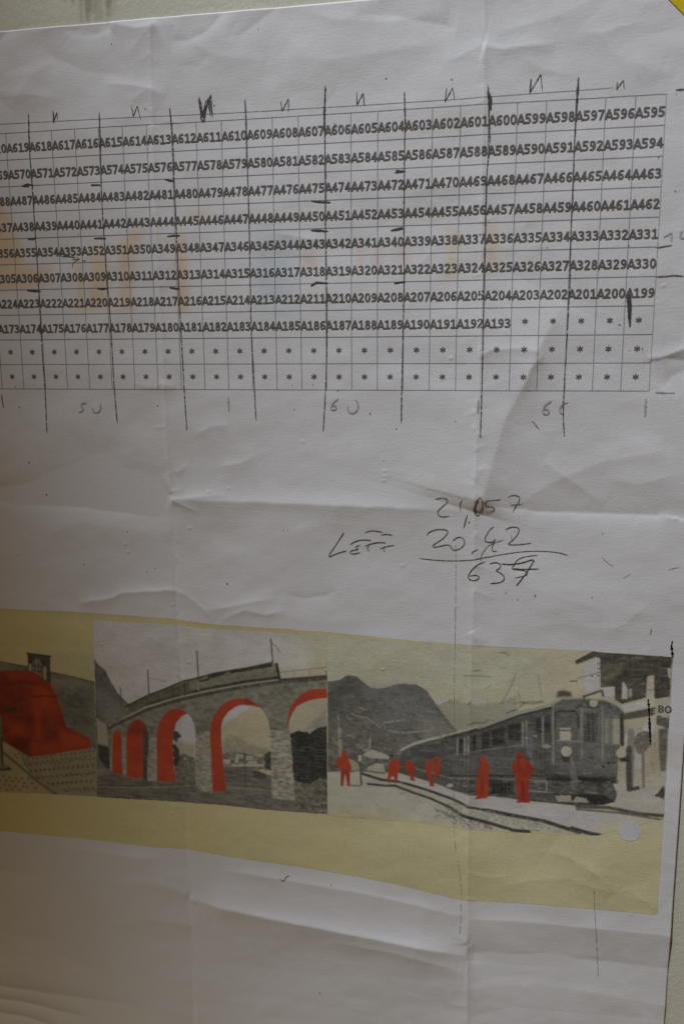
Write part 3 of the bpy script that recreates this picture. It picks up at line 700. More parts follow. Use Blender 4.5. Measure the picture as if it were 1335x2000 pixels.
p1.fill([(-70,1330),(-30,1312),(0,1310),(15,1307.5),(62,1309),(80,1318),(100,1335),(112,1358),(121,1382),(126,1398),(133,1418),(146,1424),(176,1439),(181,1459),(140,1465),(108,1471),(61,1477),(41,1466),(11,1448),(-10,1440),(-70,1430)], DRED, redm, rough=.12, nz=.3, nsc=(8, 5))
RB = (.55, .085, .03)
p1.fill([(65,1330),(105,1345),(118,1385),(70,1385)], RB, soft=7, a=.75); p1.fill([(118,1422),(172,1440),(178,1457),(125,1462)], RB, soft=4, a=.85)
p1.fill([(55,1448),(120,1448),(118,1469),(65,1473)], RB, soft=4, a=.6); p1.fill([(10,1310),(60,1311),(80,1322),(25,1325)], RB, soft=4, a=.7)
p1.fill([(15,1412),(45,1410),(55,1436),(25,1434)], RB, soft=4, a=.7); p1.fill([(68,1385),(80,1385),(84,1440),(72,1440)], RB, soft=3, a=.6)
p1.line([(62,1360),(90,1358),(118,1360)], .9, (.13,.028,.02), a=.6, rough=.6); p1.line([(40,1328),(75,1336)], .9, (.13,.028,.02), a=.5, rough=.6)
p1.line([(-60,1384),(10,1386),(30,1384)], 1.6, (.13,.07,.04), redm, a=.9)
p1.fill([(20,1450),(60,1440),(60,1470),(45,1466)], (.15,.028,.02), soft=3, a=.7)
p1.fill([(-70,1392),(0,1393),(5,1400),(7,1440),(9,1490),(22,1496),(23,1503),(0,1505),(-70,1505)], (.25,.22,.13), fig, nz=.5, nsc=(1.2, 8))
p1.line([(5,1440),(7,1490)], .7, (.10,.09,.06), fig); p1.line([(0,1440),(2,1495)], .5, (.5,.43,.24), fig); p1.line([(-10,1502),(23,1501)], .9, (.1,.09,.06), fig)
p1.spots([(127,1249),(131,1249),(139,1250)], .5, (.2,.18,.1), .7)
p1.grain(.13, 220)
p1o = p1.build('printed_picture', 'printed picture of a bulky red shape before a hill on paved ground')

# ---- picture 2: stone viaduct with red arches
p2 = Pic([(183.5,1211),(320,1218),(410,1227),(639,1241),(638.5,1420),(640,1588),(520,1579),(464,1574),(420,1569.5),(299,1561.5),(191,1554.5),(190,1465),(187,1330)], .20)
p2.c[:] = (.69,.66,.62)
g = np.clip((p2.X-T([(520,1300)])[0][0])/22, 0, 1)*np.clip(.7+1.6*fbm(p2.X/14, p2.Z/14, 231, 3), 0, 1); p2.c = p2.c*(1-g[..., None])+np.array((.58,.54,.36))*g[..., None]
p2.c *= (1+.10*fbm(p2.X/9, p2.Z/9, 233, 3))[..., None]
mo = p2.motif('mountain'); via = p2.motif('viaduct'); tr = p2.motif('train')
low = p2.motif('valley')
p2.fill([(186,1284),(193.5,1296),(207,1307),(213,1320),(219,1331),(232,1352),(239,1359),(254,1374),(300,1400),(300,1450),(186,1470)], (.21,.205,.17), mo, rough=.15, nz=.3, nsc=(6, 6), seed=2)
p2.fill([(200,1360),(250,1380),(230,1410),(205,1420)], (.36,.35,.31), soft=7, a=.6)
p2.fill([(186,1455),(235,1400),(640,1400),(642,1600),(186,1600)], (.27,.25,.20), low, nz=.3, nsc=(5, 2), seed=3)
Z5 = (180, 1380, 5.5625); Z6 = (410, 1380, 5.5625); Z3 = (410, 1220, 5.5625); Z2 = (180, 1220, 5.5625)
# body of the viaduct
deck = zo(*Z5, [(200,200),(240,170),(380,105),(600,0)])+[(342,1363),(388,1352),(420,1346),(482,1335),(547,1326),(642,1318)]
p2.fill(zo(*Z5, [(172,315),(185,260)])+deck+[(642,1400),(642,1425),(566,1425),(578,1561),(533,1558),(531,1500),(410,1500),(414,1548),(300,1525),(290,1530),(250,1500),(217,1506),(219,1440)], STONE, via, rough=.2, nz=.45, nsc=(2.2, 1.3), seed=4)
p2.fill(zo(*Z5, [(58,115),(165,190),(190,420),(75,400)]), (.46,.43,.33), low, soft=.5); p2.fill(zo(*Z5, [(75,400),(190,430),(230,720),(85,560)]), (.10,.10,.085), low, soft=1.5)
# views through the openings
p2.fill(zo(*Z5, [(545,150),(600,200),(620,300),(620,480),(600,560),(605,790),(560,790)]), (.12,.12,.10), low)
o3 = zo(*Z5, [(900,300),(920,170),(980,100),(1045,65),(1090,120),(1120,200),(1132,290),(1128,850),(905,850),(880,420)])
p2.fill(o3, LAV, low)
p2.fill(zo(*Z5, [(880,360),(1130,400),(1130,860),(900,860)]), (.50,.46,.36), low, soft=2.0)
p2.fill(zo(*Z5, [(895,560),(1000,500),(1130,560),(1130,860),(905,860)]), (.25,.235,.185), low, rough=.5, nz=.6, nsc=(1.5, .8), seed=5)
p2.fill(zo(*Z5, [(880,275),(920,258),(960,285),(970,330),(930,340),(935,375),(905,370),(900,350),(880,345)]), (.10,.10,.085), low, rough=.5)
p2.fill(zo(*Z5, [(880,400),(920,410),(950,470),(955,560),(930,640),(900,640)]), (.09,.09,.075), low, rough=.5)
p2.spots(zo(*Z5, [(1010,560),(1030,570),(1062,485),(1050,600),(1115,570)]), .55, (.6,.56,.46), .7)
o4 = zo(*Z6, [(128,230),(150,130),(200,55),(270,5),(330,-22),(400,-24),(480,-15),(545,0),(600,60),(640,140),(660,250),(665,480),(680,990),(175,920),(160,700),(135,400)])
p2.fill(o4, TAN, low); p2.fill(zo(*Z6, [(128,225),(200,150),(450,0),(400,-30),(260,-5),(150,120)]), LAV, low, soft=.6)
p2.fill(zo(*Z6, [(135,380),(180,330),(250,305),(340,325),(420,380),(520,420),(655,440),(660,520),(140,520)]), (.43,.395,.29), low, soft=2.0, nz=.25)
p2.fill(zo(*Z6, [(140,500),(300,470),(560,540),(640,480),(665,480),(670,680),(150,660)]), (.30,.275,.21), low, rough=.6, nz=.7, nsc=(1.2, .8), seed=6)
p2.fill(zo(*Z6, [(150,650),(400,640),(670,740),(680,1000),(165,930)]), (.245,.22,.18), low, rough=.2, nz=.4, nsc=(3, .7), seed=7)
for r in [(285,510,375,545),(285,540,320,600),(400,525,472,568),(160,560,230,600),(425,580,510,610),(245,612,590,640),(180,590,215,615)]:
    q = zo(*Z6, [(r[0],r[1]),(r[2],r[3])]); p2.rect(q[0][0], q[0][1], q[1][0], q[1][1], (.60,.56,.46), motif=low, rough=.25, a=.9, seed=int(r[0]))
p2.spots(zo(*Z6, [(310,530),(340,530),(435,548),(350,565)]), .4, (.2,.18,.14), .8)
p2.fill(zo(*Z6, [(600,520),(640,480),(668,480),(672,680),(600,660)]), (.11,.11,.09), low, rough=.6)
p2.fill(zo(*Z6, [(480,690),(560,700),(640,760),(560,780),(480,760)]), (.14,.14,.11), low, rough=.6)
p2.line(zo(*Z6, [(380,480),(388,650),(395,880)]), .35, (.12,.11,.09), low); p2.line(zo(*Z6, [(160,690),(400,740),(670,800)]), .5, (.15,.14,.11), low, rough=.3)
p2.line(zo(*Z6, [(190,870),(440,880),(680,905)]), .4, (.42,.39,.3), low, rough=.4)
p2.fill([(640,1362),(622,1363),(604,1367),(590,1373),(580,1379),(572,1391),(566,1405),(564,1425),(575,1560),(642,1575)], (.56,.51,.37), low)
p2.fill(zo(*Z6, [(1275,20),(1290,240),(1000,260)]), (.40,.385,.31), low, soft=2.5)
p2.fill(zo(*Z6, [(875,290),(960,252),(1050,265),(1090,285),(1160,230),(1290,200),(1290,900),(925,880)]), (.075,.078,.065), low, rough=.5, nz=.5, nsc=(2, 2), seed=8)
p2.fill(zo(*Z6, [(915,800),(1100,830),(1200,760),(1300,800),(1300,1180),(925,1100)]), (.23,.215,.165), low, rough=.6, nz=.8, nsc=(1.5, 1.2), seed=9)
p2.spots(zo(*Z6, [(1235,1030),(1190,1050),(1210,1120),(1260,1110),(930,800)]), .6, (.55,.52,.42), .6)
# ground in front
p2.fill(zo(*Z5, [(60,760),(240,720),(400,770),(700,800),(900,810),(1130,860),(1130,1200),(50,1200)]), (.22,.205,.165), low, rough=.25, nz=.4, nsc=(4, .7), seed=10)
p2.fill(zo(*Z6, [(-300,900),(20,935),(200,925),(680,1000),(930,1010),(940,1200),(-300,1200)]), (.24,.22,.18), low, rough=.2, nz=.35, nsc=(4, .7), seed=11)
p2.line(zo(*Z5, [(100,855),(400,865),(700,870),(950,860),(1130,855)]), .4, (.40,.37,.29), low, rough=.5); p2.line(zo(*Z5, [(100,845),(600,852)]), .5, (.11,.10,.085), low, rough=.4)
# piers: lighter coursed stone
for P in ([(610,790),(622,480),(640,330),(715,330),(712,800),(640,805)], [(1128,840),(1130,300),(1280,300),(1310,930),(1190,905)], [(335,560),(335,330),(378,330),(385,750),(345,725)], [(200,690),(215,420),(235,330),(228,480),(230,700)]):
    p2.fill(zo(*Z5, P), (.40,.37,.29), via, rough=.15, nz=.55, nsc=(1.6, .5), seed=12+len(P))
p2.fill(zo(*Z6, [(660,250),(870,250),(885,480),(915,820),(932,1000),(860,1003),(690,990),(672,700)]), (.44,.405,.32), via, rough=.2, nz=.75, nsc=(1.8, .5), seed=20)
p2.fill(zo(*Z6, [(-75,560),(-80,900),(35,930),(15,400),(10,250),(-60,250)]), (.42,.39,.31), via, rough=.15, nz=.65, nsc=(1.6, .5), seed=21)
p2.spots(zo(*Z6, [(690,310),(685,425),(655,315),(720,690),(780,800),(770,930),(690,850),(740,770),(800,560),(830,700),(860,650),(700,560)]), .45, (.14,.13,.1), .7)
# red soffits
def arch(pts): k = p2.motif('red_arch'); p2.fill(pts, RED, k, rough=.05, nz=.16, nsc=(6, 4), seed=k); return k
arch([(221.7,1506),(221,1466),(222,1439),(226,1428),(231,1424),(237,1428.5),(239,1437.5),(240.5,1509),(232,1510)])
k2 = arch(zo(*Z5, [(385,755),(380,330),(400,230),(440,165),(500,132),(550,148),(565,200),(560,320),(560,500),(565,760),(480,768)]))
p2.fill(zo(*Z5, [(385,300),(420,190),(500,132),(560,150),(590,220),(560,300)]), DRED, soft=3, a=.85)
arch(zo(*Z5, [(718,803),(708,420),(712,250),(732,180),(790,80),(860,25),(930,8),(1000,30),(1047,65),(980,100),(920,170),(888,270),(880,420),(895,650),(910,805)]))
arch(zo(*Z6, [(38,915),(18,500),(8,330),(15,180),(50,90),(90,35),(150,-40),(230,-82),(330,-98),(430,-80),(510,-30),(555,5),(500,-15),(400,-24),(330,-22),(270,5),(200,55),(150,130),(128,215),(135,400),(160,700),(182,915)]))
arch([(561,1414),(563,1403),(566,1383),(577,1366),(590,1354),(606,1346),(622,1344),(642,1345),(642,1362),(622,1363),(604,1367),(590,1373),(580,1379),(572,1391),(566,1405),(564.5,1416)])
p2.fill(zo(*Z3, [(330,790),(430,800),(520,850),(560,890),(480,872),(400,868)]), DRED, soft=1.6, a=.6)
# deck: dark edge, pale string course, rivet dots
under = [(x, y+4.5) for x, y in deck]
p2.line(under, 1.7, (.13,.125,.10), via, rough=.35); p2.line(deck, .62, (.50,.47,.37), via, rough=.35)
p2.spots([(473,1341),(486,1338),(512,1336),(605,1326),(620,1324),(562,1331)], .35, (.55,.52,.42), .8)
p2.line([(547,1327),(642,1319)], 1.2, (.12,.12,.095), via)
# train
top = [(247,1380),(252,1376),(290,1357),(329,1342),(360,1329),(387,1323),(420,1314),(482,1304),(532,1293),(541,1296),(545,1312),(548,1325)]
p2.fill(zo(*Z5, [(200,200),(330,60)])+top+[(482,1334),(420,1345),(388,1351),(342,1362),(288,1378),(248,1398)], (.30,.285,.205), tr, nz=.25, nsc=(2, 1))
p2.line(top[:9], .9, (.12,.115,.085), tr)
p2.line([(288,1374),(342,1358),(388,1347),(420,1341),(482,1330),(545,1322)], 1.2, (.105,.10,.08), tr)
for a_, b_ in [((410,1321),(420,1319)),((424,1317),(437,1314)),((452,1311),(463,1309)),((468,1309),(480,1306.5)),((484,1305.5),(498,1303)),((502,1303),(514,1300)),((517,1300),(530,1298))]:
    p2.line([a_, b_], 1.4, (.09,.085,.065), tr)
for a_, b_ in [((335,1347),(341,1345)),((345,1343),(351,1341)),((358,1338),(364,1336)),((393,1329),(399,1328)),((403,1327),(408,1325))]: p2.line([a_, b_], 1.0, (.10,.095,.075), tr)
p2.line([(388,1327),(389,1345)], .9, (.38,.36,.28), tr)
p2.line([(395,1333),(480,1314),(540,1302)], .5, (.36,.34,.25), tr, rough=.3)
p2.fill([(252,1377),(290,1359),(329,1344),(372,1330),(372,1352),(342,1360),(288,1375),(250,1394)], (.17,.165,.125), tr, a=.7, soft=.4)
for x_ in (312, 338, 362): p2.line([(x_, np.interp(x_,[290,360],[1357,1329])),(x_+1, np.interp(x_,[288,388],[1375,1351]))], .45, (.10,.10,.08), tr); p2.line([(541,1296),(546,1322)], 1.2, (.09,.085,.065), tr)
# masts and wires
for a_, b_, w in [((290.6,1307),(293,1357),.55),((386,1270),(389,1328),.6),((529.5,1247),(533.5,1293),.62),((237,1341),(239,1375),.45)]: p2.line([a_, b_], w, (.14,.13,.10), p2.motif('mast'))
p2.line([(294,1323),(310,1325),(327,1331)], .25, (.3,.28,.24)); p2.line([(532,1256),(540,1262),(547,1273)], .35, (.22,.2,.16)); p2.line([(347,1318),(358,1329)], .22, (.35,.33,.28))
p2.line([(547,1312),(600,1306),(640,1302)], .28, (.24,.23,.18)); p2.line([(575,1309),(576,1324)], .22, (.3,.29,.23)); p2.line([(605,1306),(606,1320)], .22, (.3,.29,.23)); p2.line([(637,1308),(638,1318)], .4, (.15,.14,.11))
p2.grain(.17, 240)
p2o = p2.build('printed_picture', 'printed picture of a curved stone viaduct with red arches and a train on top')

# ---- picture 3: train at a station
p3 = Pic([(639,1241),(760,1250),(870,1259),(1000,1265),(1155,1271.5),(1311.5,1282),(1304,1420),(1293.5,1598),(1260,1606),(1165,1630),(1060,1627),(970,1623),(900,1618),(820,1606),(700,1597),(640,1590)], .20)
p3.c[:] = (.63, .60, .42)
g = np.clip(.5+2.2*fbm(p3.X/22, p3.Z/14, 251, 3), 0, 1)[..., None]; p3.c = p3.c*(1-g)+np.array((.60,.595,.465))*g
g = np.clip((p3.X-T([(1000,1330)])[0][0])/18, 0, 1)[..., None]; p3.c = p3.c*(1-g)+np.array((.66,.61,.43))*g
Z4 = (630, 1420, 4.944); Zb = (860, 1420, 4.944); Zc = (1065, 1420, 4.944); Zd = (1065, 1220, 4.944); Ze = (860, 1220, 4.944)
mt = p3.motif('mountain'); gr = p3.motif('station_ground'); sh = p3.motif('shed'); plat = p3.motif('platform'); bld = p3.motif('station_building'); trn = p3.motif('train'); rl = p3.motif('rail'); ln = p3.motif('lamp_post')
# far pale ridge
p3.fill([(838,1366),(860,1363),(872,1367),(890,1364),(915,1372),(975,1370),(1008,1356),(1010,1395),(930,1425),(870,1425)], (.47,.46,.345), mt, soft=1)
p3.fill([(840,1366),(858,1364),(878,1366),(872,1372),(852,1374)], (.66,.63,.58), mt, soft=.6); p3.fill([(918,1362),(945,1364),(952,1372),(925,1374)], (.66,.63,.58), mt, soft=1.4)
p3.line([(864,1372),(872,1371),(880,1365)], .35, (.25,.24,.18), mt)
p3.fill([(640,1330),(665,1326),(675,1319),(683,1317),(698,1320),(712,1332),(722,1341),(740,1344),(760,1340),(778,1334),(800,1335),(814,1336),(832,1347),(845,1365),(862,1390),(880,1413),(895,1428),(900,1450),(780,1470),(640,1508)], (.205,.205,.175), mt, rough=.25, nz=.35, nsc=(7, 4), seed=30)
p3.fill([(725,1345),(800,1350),(860,1400),(870,1430),(760,1420)], (.27,.275,.265), soft=10, a=.75)
p3.fill([(640,1400),(720,1395),(760,1440),(860,1430),(840,1450),(640,1500)], (.24,.23,.185), soft=8, a=.7, nz=.4)
for q in ([(677,1400),(688,1404)],[(686,1392),(700,1398),(718,1401),(730,1410),(742,1420)],[(661,1398),(662,1416)],[(700,1380),(712,1384)],[(760,1426),(790,1430),(840,1425)],[(748,1410),(790,1405)],[(650,1440),(660,1455)],[(680,1435),(692,1438)]):
    p3.line(q, .8, (.46,.44,.36), a=.7, rough=.7, seed=int(q[0][0]))
p3.fill([(820,1400),(868,1410),(890,1425),(830,1440)], (.38,.37,.29), soft=6, a=.7)
# ground
p3.fill([(640,1505),(700,1504),(760,1508),(840,1530),(900,1560),(1300,1600),(1300,1640),(640,1640)], (.60,.575,.465), gr, soft=.5, nz=.10, nsc=(6, 3))
p3.fill([(640,1578),(760,1592),(900,1612),(900,1640),(640,1640)], (.67,.605,.345), gr, soft=6, a=.9)
p3.fill([(860,1617),(980,1620),(1165,1628),(1165,1640),(860,1640)], (.69,.625,.37), gr, soft=1.5)
p3.fill([(1120,1612),(1300,1592),(1300,1640),(1150,1640)], (.70,.635,.40), gr, soft=6, a=.8)
p3.line([(645,1560),(690,1563),(735,1565)], .6, (.64,.61,.5), gr, a=.6)
# shed and trees by the track
p3.fill(zo(*Z4, [(60,180),(300,160),(420,120),(640,200),(770,210),(760,400),(620,430),(380,420),(60,410)]), (.23,.22,.18), sh, rough=.6, nz=.6, nsc=(2, 1.4), seed=31)
p3.fill(zo(*Z4, [(385,265),(420,225),(480,210),(560,235),(640,270),(650,300),(560,300),(470,290)]), (.54,.51,.42), sh, rough=.3); p3.fill(zo(*Z4, [(440,380),(520,340),(590,350),(600,430),(420,420)]), (.55,.51,.38), sh, rough=.3)
p3.fill(zo(*Z4, [(240,290),(330,330),(365,400),(280,410),(270,340)]), (.46,.43,.32), sh, rough=.3); p3.rect(*[v for q in zo(*Z4, [(345,265),(375,325)]) for v in q], (.64,.61,.55), motif=sh)
p3.line(zo(*Z4, [(165,10),(168,100),(175,240)]), 1.5, (.45,.42,.32), sh, rough=.3); p3.line(zo(*Z4, [(460,110),(455,200),(400,220)]), .8, (.45,.43,.34), sh, rough=.4)
p3.line(zo(*Z4, [(365,330),(370,480),(378,545)]), .8, (.16,.15,.12), sh); p3.line(zo(*Z4, [(270,553),(370,558)]), .5, (.2,.19,.15), gr); p3.line(zo(*Z4, [(50,418),(180,412),(280,420),(420,415),(600,440)]), .7, (.2,.19,.16), gr, rough=.4)
# station building
p3.fill(zo(*Zd, [(275,340),(300,378),(480,305),(520,320),(520,700),(700,850),(760,950),(760,1000),(720,1700),(1110,1850),(1130,1800),(1180,1000),(1225,304),(1000,290),(450,250)]), (.60,.555,.40), bld)
p3.fill(zo(*Zd, [(375,385),(490,305),(522,320),(528,520),(375,520)]), (.68,.65,.63), bld); p3.fill(zo(*Zd, [(370,525),(527,522),(532,600),(380,660)]), LAV, bld)
ROOF = (.135,.125,.095)
p3.fill(zo(*Zd, [(275,345),(300,378),(480,305),(520,320),(530,600),(650,590),(665,720),(730,760),(960,700),(980,490),(1040,480),(1045,712),(1195,690),(1205,430),(1222,303),(1000,288),(450,250)]), ROOF, bld, rough=.12, nz=.45, nsc=(3, 1.2), seed=32)
p3.fill(zo(*Zd, [(530,380),(740,360),(720,460),(600,560),(535,590)]), (.24,.22,.16), bld, soft=2, a=.8); p3.fill(zo(*Zd, [(750,500),(960,510),(950,690),(790,690)]), (.17,.16,.13), bld, soft=1)
p3.fill(zo(*Zd, [(700,325),(750,300),(800,320),(870,300),(970,320),(840,325)]), (.30,.28,.23), bld, soft=.8, a=.8)
p3.fill(zo(*Zd, [(535,610),(660,590),(665,680),(560,690)]), (.66,.63,.6), bld); p3.fill(zo(*Zd, [(735,540),(760,560),(785,620),(785,710),(730,710)]), (.66,.63,.6), bld); p3.fill(zo(*Zd, [(795,620),(825,610),(830,690),(795,690)]), (.5,.46,.34), bld)
p3.fill(zo(*Zd, [(720,780),(980,720),(980,790),(750,840)]), (.68,.65,.6), bld); p3.fill(zo(*Zd, [(1170,420),(1205,410),(1195,520),(1180,500)]), (.62,.59,.5), bld)
p3.fill(zo(*Zd, [(975,495),(1038,482),(1040,790),(1060,1000),(960,1000)]), (.66,.61,.47), bld)
p3.fill(zo(*Zd, [(745,850),(1030,795),(1035,870),(750,915)]), (.19,.175,.14), bld, rough=.15); p3.spots(zo(*Zd, [(505,370),(508,420),(445,490),(505,485)]), .5, ROOF, .9)
p3.line(zo(*Zd, [(300,510),(400,490),(520,450)]), .35, (.25,.23,.18), bld); p3.line(zo(*Zd, [(235,540),(300,540)]), .6, (.24,.2,.17))
p3.fill(zo(*Zd, [(1065,765),(1190,740),(1188,860),(1068,880)]), (.58,.55,.46), bld)
p3.fill(zo(*Zd, [(1060,870),(1188,880),(1185,1000),(1070,960)]), (.21,.19,.15), bld, rough=.3); p3.fill(zo(*Zd, [(1120,855),(1185,850),(1183,890),(1110,885)]), (.6,.56,.44), bld)
# forecourt below the building
p3.fill(zo(*Zc, [(720,0),(1175,0),(1150,600),(1125,900),(650,760),(690,500),(740,200)]), (.57,.53,.40), bld, nz=.1)
p3.fill(zo(*Zc, [(640,640),(800,600),(1140,600),(1130,830),(650,760)]), (.62,.585,.50), gr, soft=1.5); p3.fill(zo(*Zc, [(755,60),(800,70),(800,205),(760,200)]), (.68,.65,.62), bld); p3.fill(zo(*Zc, [(640,60),(715,60),(715,155),(640,150)]), (.5,.48,.36), bld)
p3.fill(zo(*Zc, [(1085,10),(1175,0),(1155,420),(1105,420),(1085,200)]), (.24,.22,.18), bld, soft=.6, nz=.3)
p3.fill(zo(*Zc, [(840,130),(880,60),(960,20),(1020,60),(1000,180),(930,260),(880,250)]), (.27,.24,.195), bld, rough=.4, nz=.5, nsc=(1.2, 1.2), seed=33)
p3.fill(zo(*Zc, [(930,0),(950,-30),(1000,-70),(1050,-30),(1050,20),(990,40),(940,25)]), (.66,.64,.62), bld, rough=.1)
p3.fill(zo(*Zc, [(835,230),(925,280),(930,400),(840,410)]), (.60,.58,.53), bld); p3.fill(zo(*Zc, [(1010,200),(1085,90),(1090,430),(1010,460)]), (.56,.5,.35), bld)
p3.fill(zo(*Zc, [(1030,655),(1080,630),(1130,550),(1140,590),(1140,690),(1090,670)]), (.13,.12,.10), bld, rough=.3); p3.line(zo(*Zc, [(935,260),(940,570)]), 1.2, (.32,.29,.24), bld)
p3.fill(zo(*Zc, [(690,520),(760,470),(770,560),(800,600),(670,620)]), (.60,.57,.46), bld, rough=.3)
p3.line(zo(*Zc, [(820,40),(818,300),(812,590)]), 2.6, (.38,.35,.28), ln); p3.line(zo(*Zc, [(800,200),(800,400),(805,590)]), 2.2, (.14,.135,.11), ln); p3.line(zo(*Zc, [(795,598),(885,582)]), 1.6, (.14,.13,.11), ln, rough=.3)
# platform
p3.fill(zo(*Z4, [(380,440),(700,480),(900,510),(1335,640)])+zo(*Zb, [(130,625),(290,660),(500,672),(860,720),(1335,755)])+zo(*Zc, [(400,800),(900,860),(1130,905),(1110,1000),(800,900),(500,1010)])+zo(*Zb, [(1335,1000),(800,860),(450,795),(260,755),(0,650)])+zo(*Z4, [(1335,715),(1000,590),(740,515),(600,470)]), (.655,.63,.60), plat, rough=.15)
p3.fill([(1140,1634),(1195,1605),(1240,1596),(1296,1590),(1302,1642)], (.70,.645,.40), gr, soft=6)
# the train
roof = [(784,1463),(806,1452),(832,1444),(869,1436),(900,1428),(935,1418),(973,1406),(1012,1392),(1078,1376)]
cab = [(1081,1372),(1097,1364),(1138,1362.6),(1178,1366),(1202.5,1376),(1217,1388),(1216,1420),(1210,1450),(1206,1480),(1204,1517),(1196,1531),(1204,1549),(1200,1564),(1176,1571),(1130,1572)]
bot = [(1032,1563),(961,1554),(918,1552),(886,1543),(858,1532),(820,1520),(777,1508),(780,1480)]
p3.fill(roof+cab+bot, (.165,.165,.145), trn, rough=.1, nz=.35, nsc=(3, .8), seed=34)
p3.fill([(1075,1378),(1082,1371),(1138,1363),(1210,1382),(1214,1400),(1206,1500),(1080,1495)], (.265,.265,.235), soft=3, a=.7, nz=.3, nsc=(3, .7))
p3.fill([(880,1475),(1010,1478),(1012,1510),(880,1515)], (.215,.215,.205), soft=4, a=.6)
p3.line(roof, 1.1, (.56,.54,.46), trn, rough=.25); p3.line([(x, y+4) for x, y in roof[3:]], 1.3, (.11,.105,.09), trn)
for x0, x1 in [(895,904),(912,917),(922,929),(940,955),(960,985),(991,1016),(1046,1074)]:
    yt = np.interp((x0+x1)/2, [900,1012,1078], [1441,1410,1393]); p3.fill([(x0,yt+2),(x1,yt-2),(x1,yt+32),(x0,yt+33)], (.09,.088,.078), trn, soft=.5, nz=.4)
for x in (893, 907, 914, 1020, 1027, 1059): p3.line([(x, np.interp(x,[893,1059],[1442,1400])),(x, np.interp(x,[893,1059],[1474,1450]))], .8, (.38,.365,.3), trn, rough=.3)
p3.line([(880,1474),(950,1462),(1020,1454)], .5, (.30,.29,.24), trn, rough=.4); p3.line([(800,1497),(880,1518),(950,1519),(1075,1524)], .6, (.34,.33,.27), trn, rough=.6); p3.line([(880,1513),(1060,1514)], .7, (.08,.08,.07), trn, rough=.3)
# driver's cab
p3.fill(zo(*Zd, [(90,840),(130,828),(280,830),(305,860),(310,1330),(90,1330)]), (.20,.20,.17), trn, soft=.5, nz=.3)
p3.line(zo(*Zd, [(85,1000),(90,850),(130,828),(285,832),(308,870),(312,1000)]), .7, (.10,.10,.085), trn)
p3.fill(zo(*Zd, [(370,850),(490,850),(490,1120),(370,1120)]), (.12,.12,.10), trn, soft=.6); p3.fill(zo(*Zd, [(560,890),(720,900),(715,1150),(560,1150)]), (.30,.295,.235), trn, soft=.5)
p3.fill(zo(*Zd, [(645,900),(712,905),(712,1150),(645,1140)]), (.50,.475,.36), trn); p3.line(zo(*Zd, [(730,870),(735,1150)]), 1.5, (.10,.10,.085), trn)
for x in (70, 345, 545): p3.line(zo(*Zd, [(x,790),(x,1330)]), .6, (.40,.385,.32), trn, rough=.3)
p3.fill(zo(*Zc, [(135,35),(240,35),(240,120),(135,122)]), (.60,.57,.45), trn); p3.line(zo(*Zc, [(140,10),(230,10)]), .8, (.55,.52,.42), trn); p3.line(zo(*Zc, [(110,125),(330,130)]), .5, (.42,.4,.33), trn)
p3.line(zo(*Zc, [(90,150),(560,155),(700,170)]), .5, (.11,.11,.095), trn); p3.fill(zo(*Zc, [(110,300),(690,300),(690,470),(110,460)]), (.235,.235,.215), trn, soft=2.5, a=.6)
p3.fill(zo(*Zc, [(0,450),(230,460),(540,480),(690,500),(690,540),(330,520),(0,510)]), (.07,.07,.06), trn, soft=.8); p3.fill(zo(*Zc, [(0,520),(350,540),(640,540),(640,640),(0,640)]), (.17,.165,.14), trn, nz=.8, nsc=(1.5, .5), seed=35)
p3.fill(zo(*Zc, [(0,640),(90,650),(110,720),(420,735),(560,745),(665,715),(560,650),(420,640)]), (.075,.075,.062), trn, rough=.2); p3.fill(zo(*Zc, [(90,655),(240,650),(250,715),(110,712)]), (.46,.44,.34), trn); p3.fill(zo(*Zc, [(290,660),(390,680),(415,722),(250,718)]), (.46,.44,.34), trn)
hl = p3.motif('headlight')
def lampc(cx, cy, r, c=(.60,.57,.45)):
    k = p3.motif('headlight'); p3.fill([(cx+r*math.cos(a), cy+r*math.sin(a)) for a in np.linspace(0, 6.283, 14)], c, k, soft=.4)
p3.fill(zo(*Zc, [(130,240),(240,260),(225,330),(170,330)]), (.10,.10,.085), trn, soft=.5); p3.fill(zo(*Zc, [(690,280),(800,280),(800,330),(720,330)]), (.10,.10,.085), trn, soft=.5)
lampc(1105, 1466, 10.5); lampc(1211, 1470, 9.5); p3.fill(zo(*Zd, [(385,740),(520,740),(510,800),(400,800)]), (.12,.12,.10), trn, soft=.6); lampc(1158, 1371.5, 8.5)
p3.line(zo(*Zc, [(245,290),(265,380)]), .5, (.45,.43,.38), trn); p3.line(zo(*Zc, [(250,380),(275,480),(270,570)]), 2.4, (.34,.33,.31), trn, a=.55, rough=.3); p3.line(zo(*Zc, [(360,435),(440,435)]), .5, (.36,.35,.28), trn)
p3.line(zo(*Zb, [(850,610),(1020,620),(1020,520),(870,515)]), .6, (.42,.4,.33), trn, rough=.3)
p3.fill(zo(*Zb, [(470,500),(700,520),(700,640),(470,650)]), (.07,.07,.06), trn, soft=2); p3.fill(zo(*Zb, [(140,500),(330,500),(330,640),(290,650),(140,600)]), (.19,.185,.155), trn, nz=.8, nsc=(1.2, .6), seed=36)
p3.spots(zo(*Zb, [(85,560),(95,555)]), 1.2, (.55,.53,.48), .9); p3.fill(zo(*Zb, [(820,0),(890,0),(890,400),(820,200)]), (.26,.26,.245), trn, soft=1, a=.8)
p3.spots(zo(*Zb, [(1000,180),(1030,180)]), 1.3, (.45,.43,.35), .8); p3.spots(zo(*Zb, [(912,80),(828,100)]), .7, (.55,.52,.45), .8)
p3.spots(zo(*Zc, [(605,340),(655,340),(550,375)]), .8, (.09,.09,.08), .9)
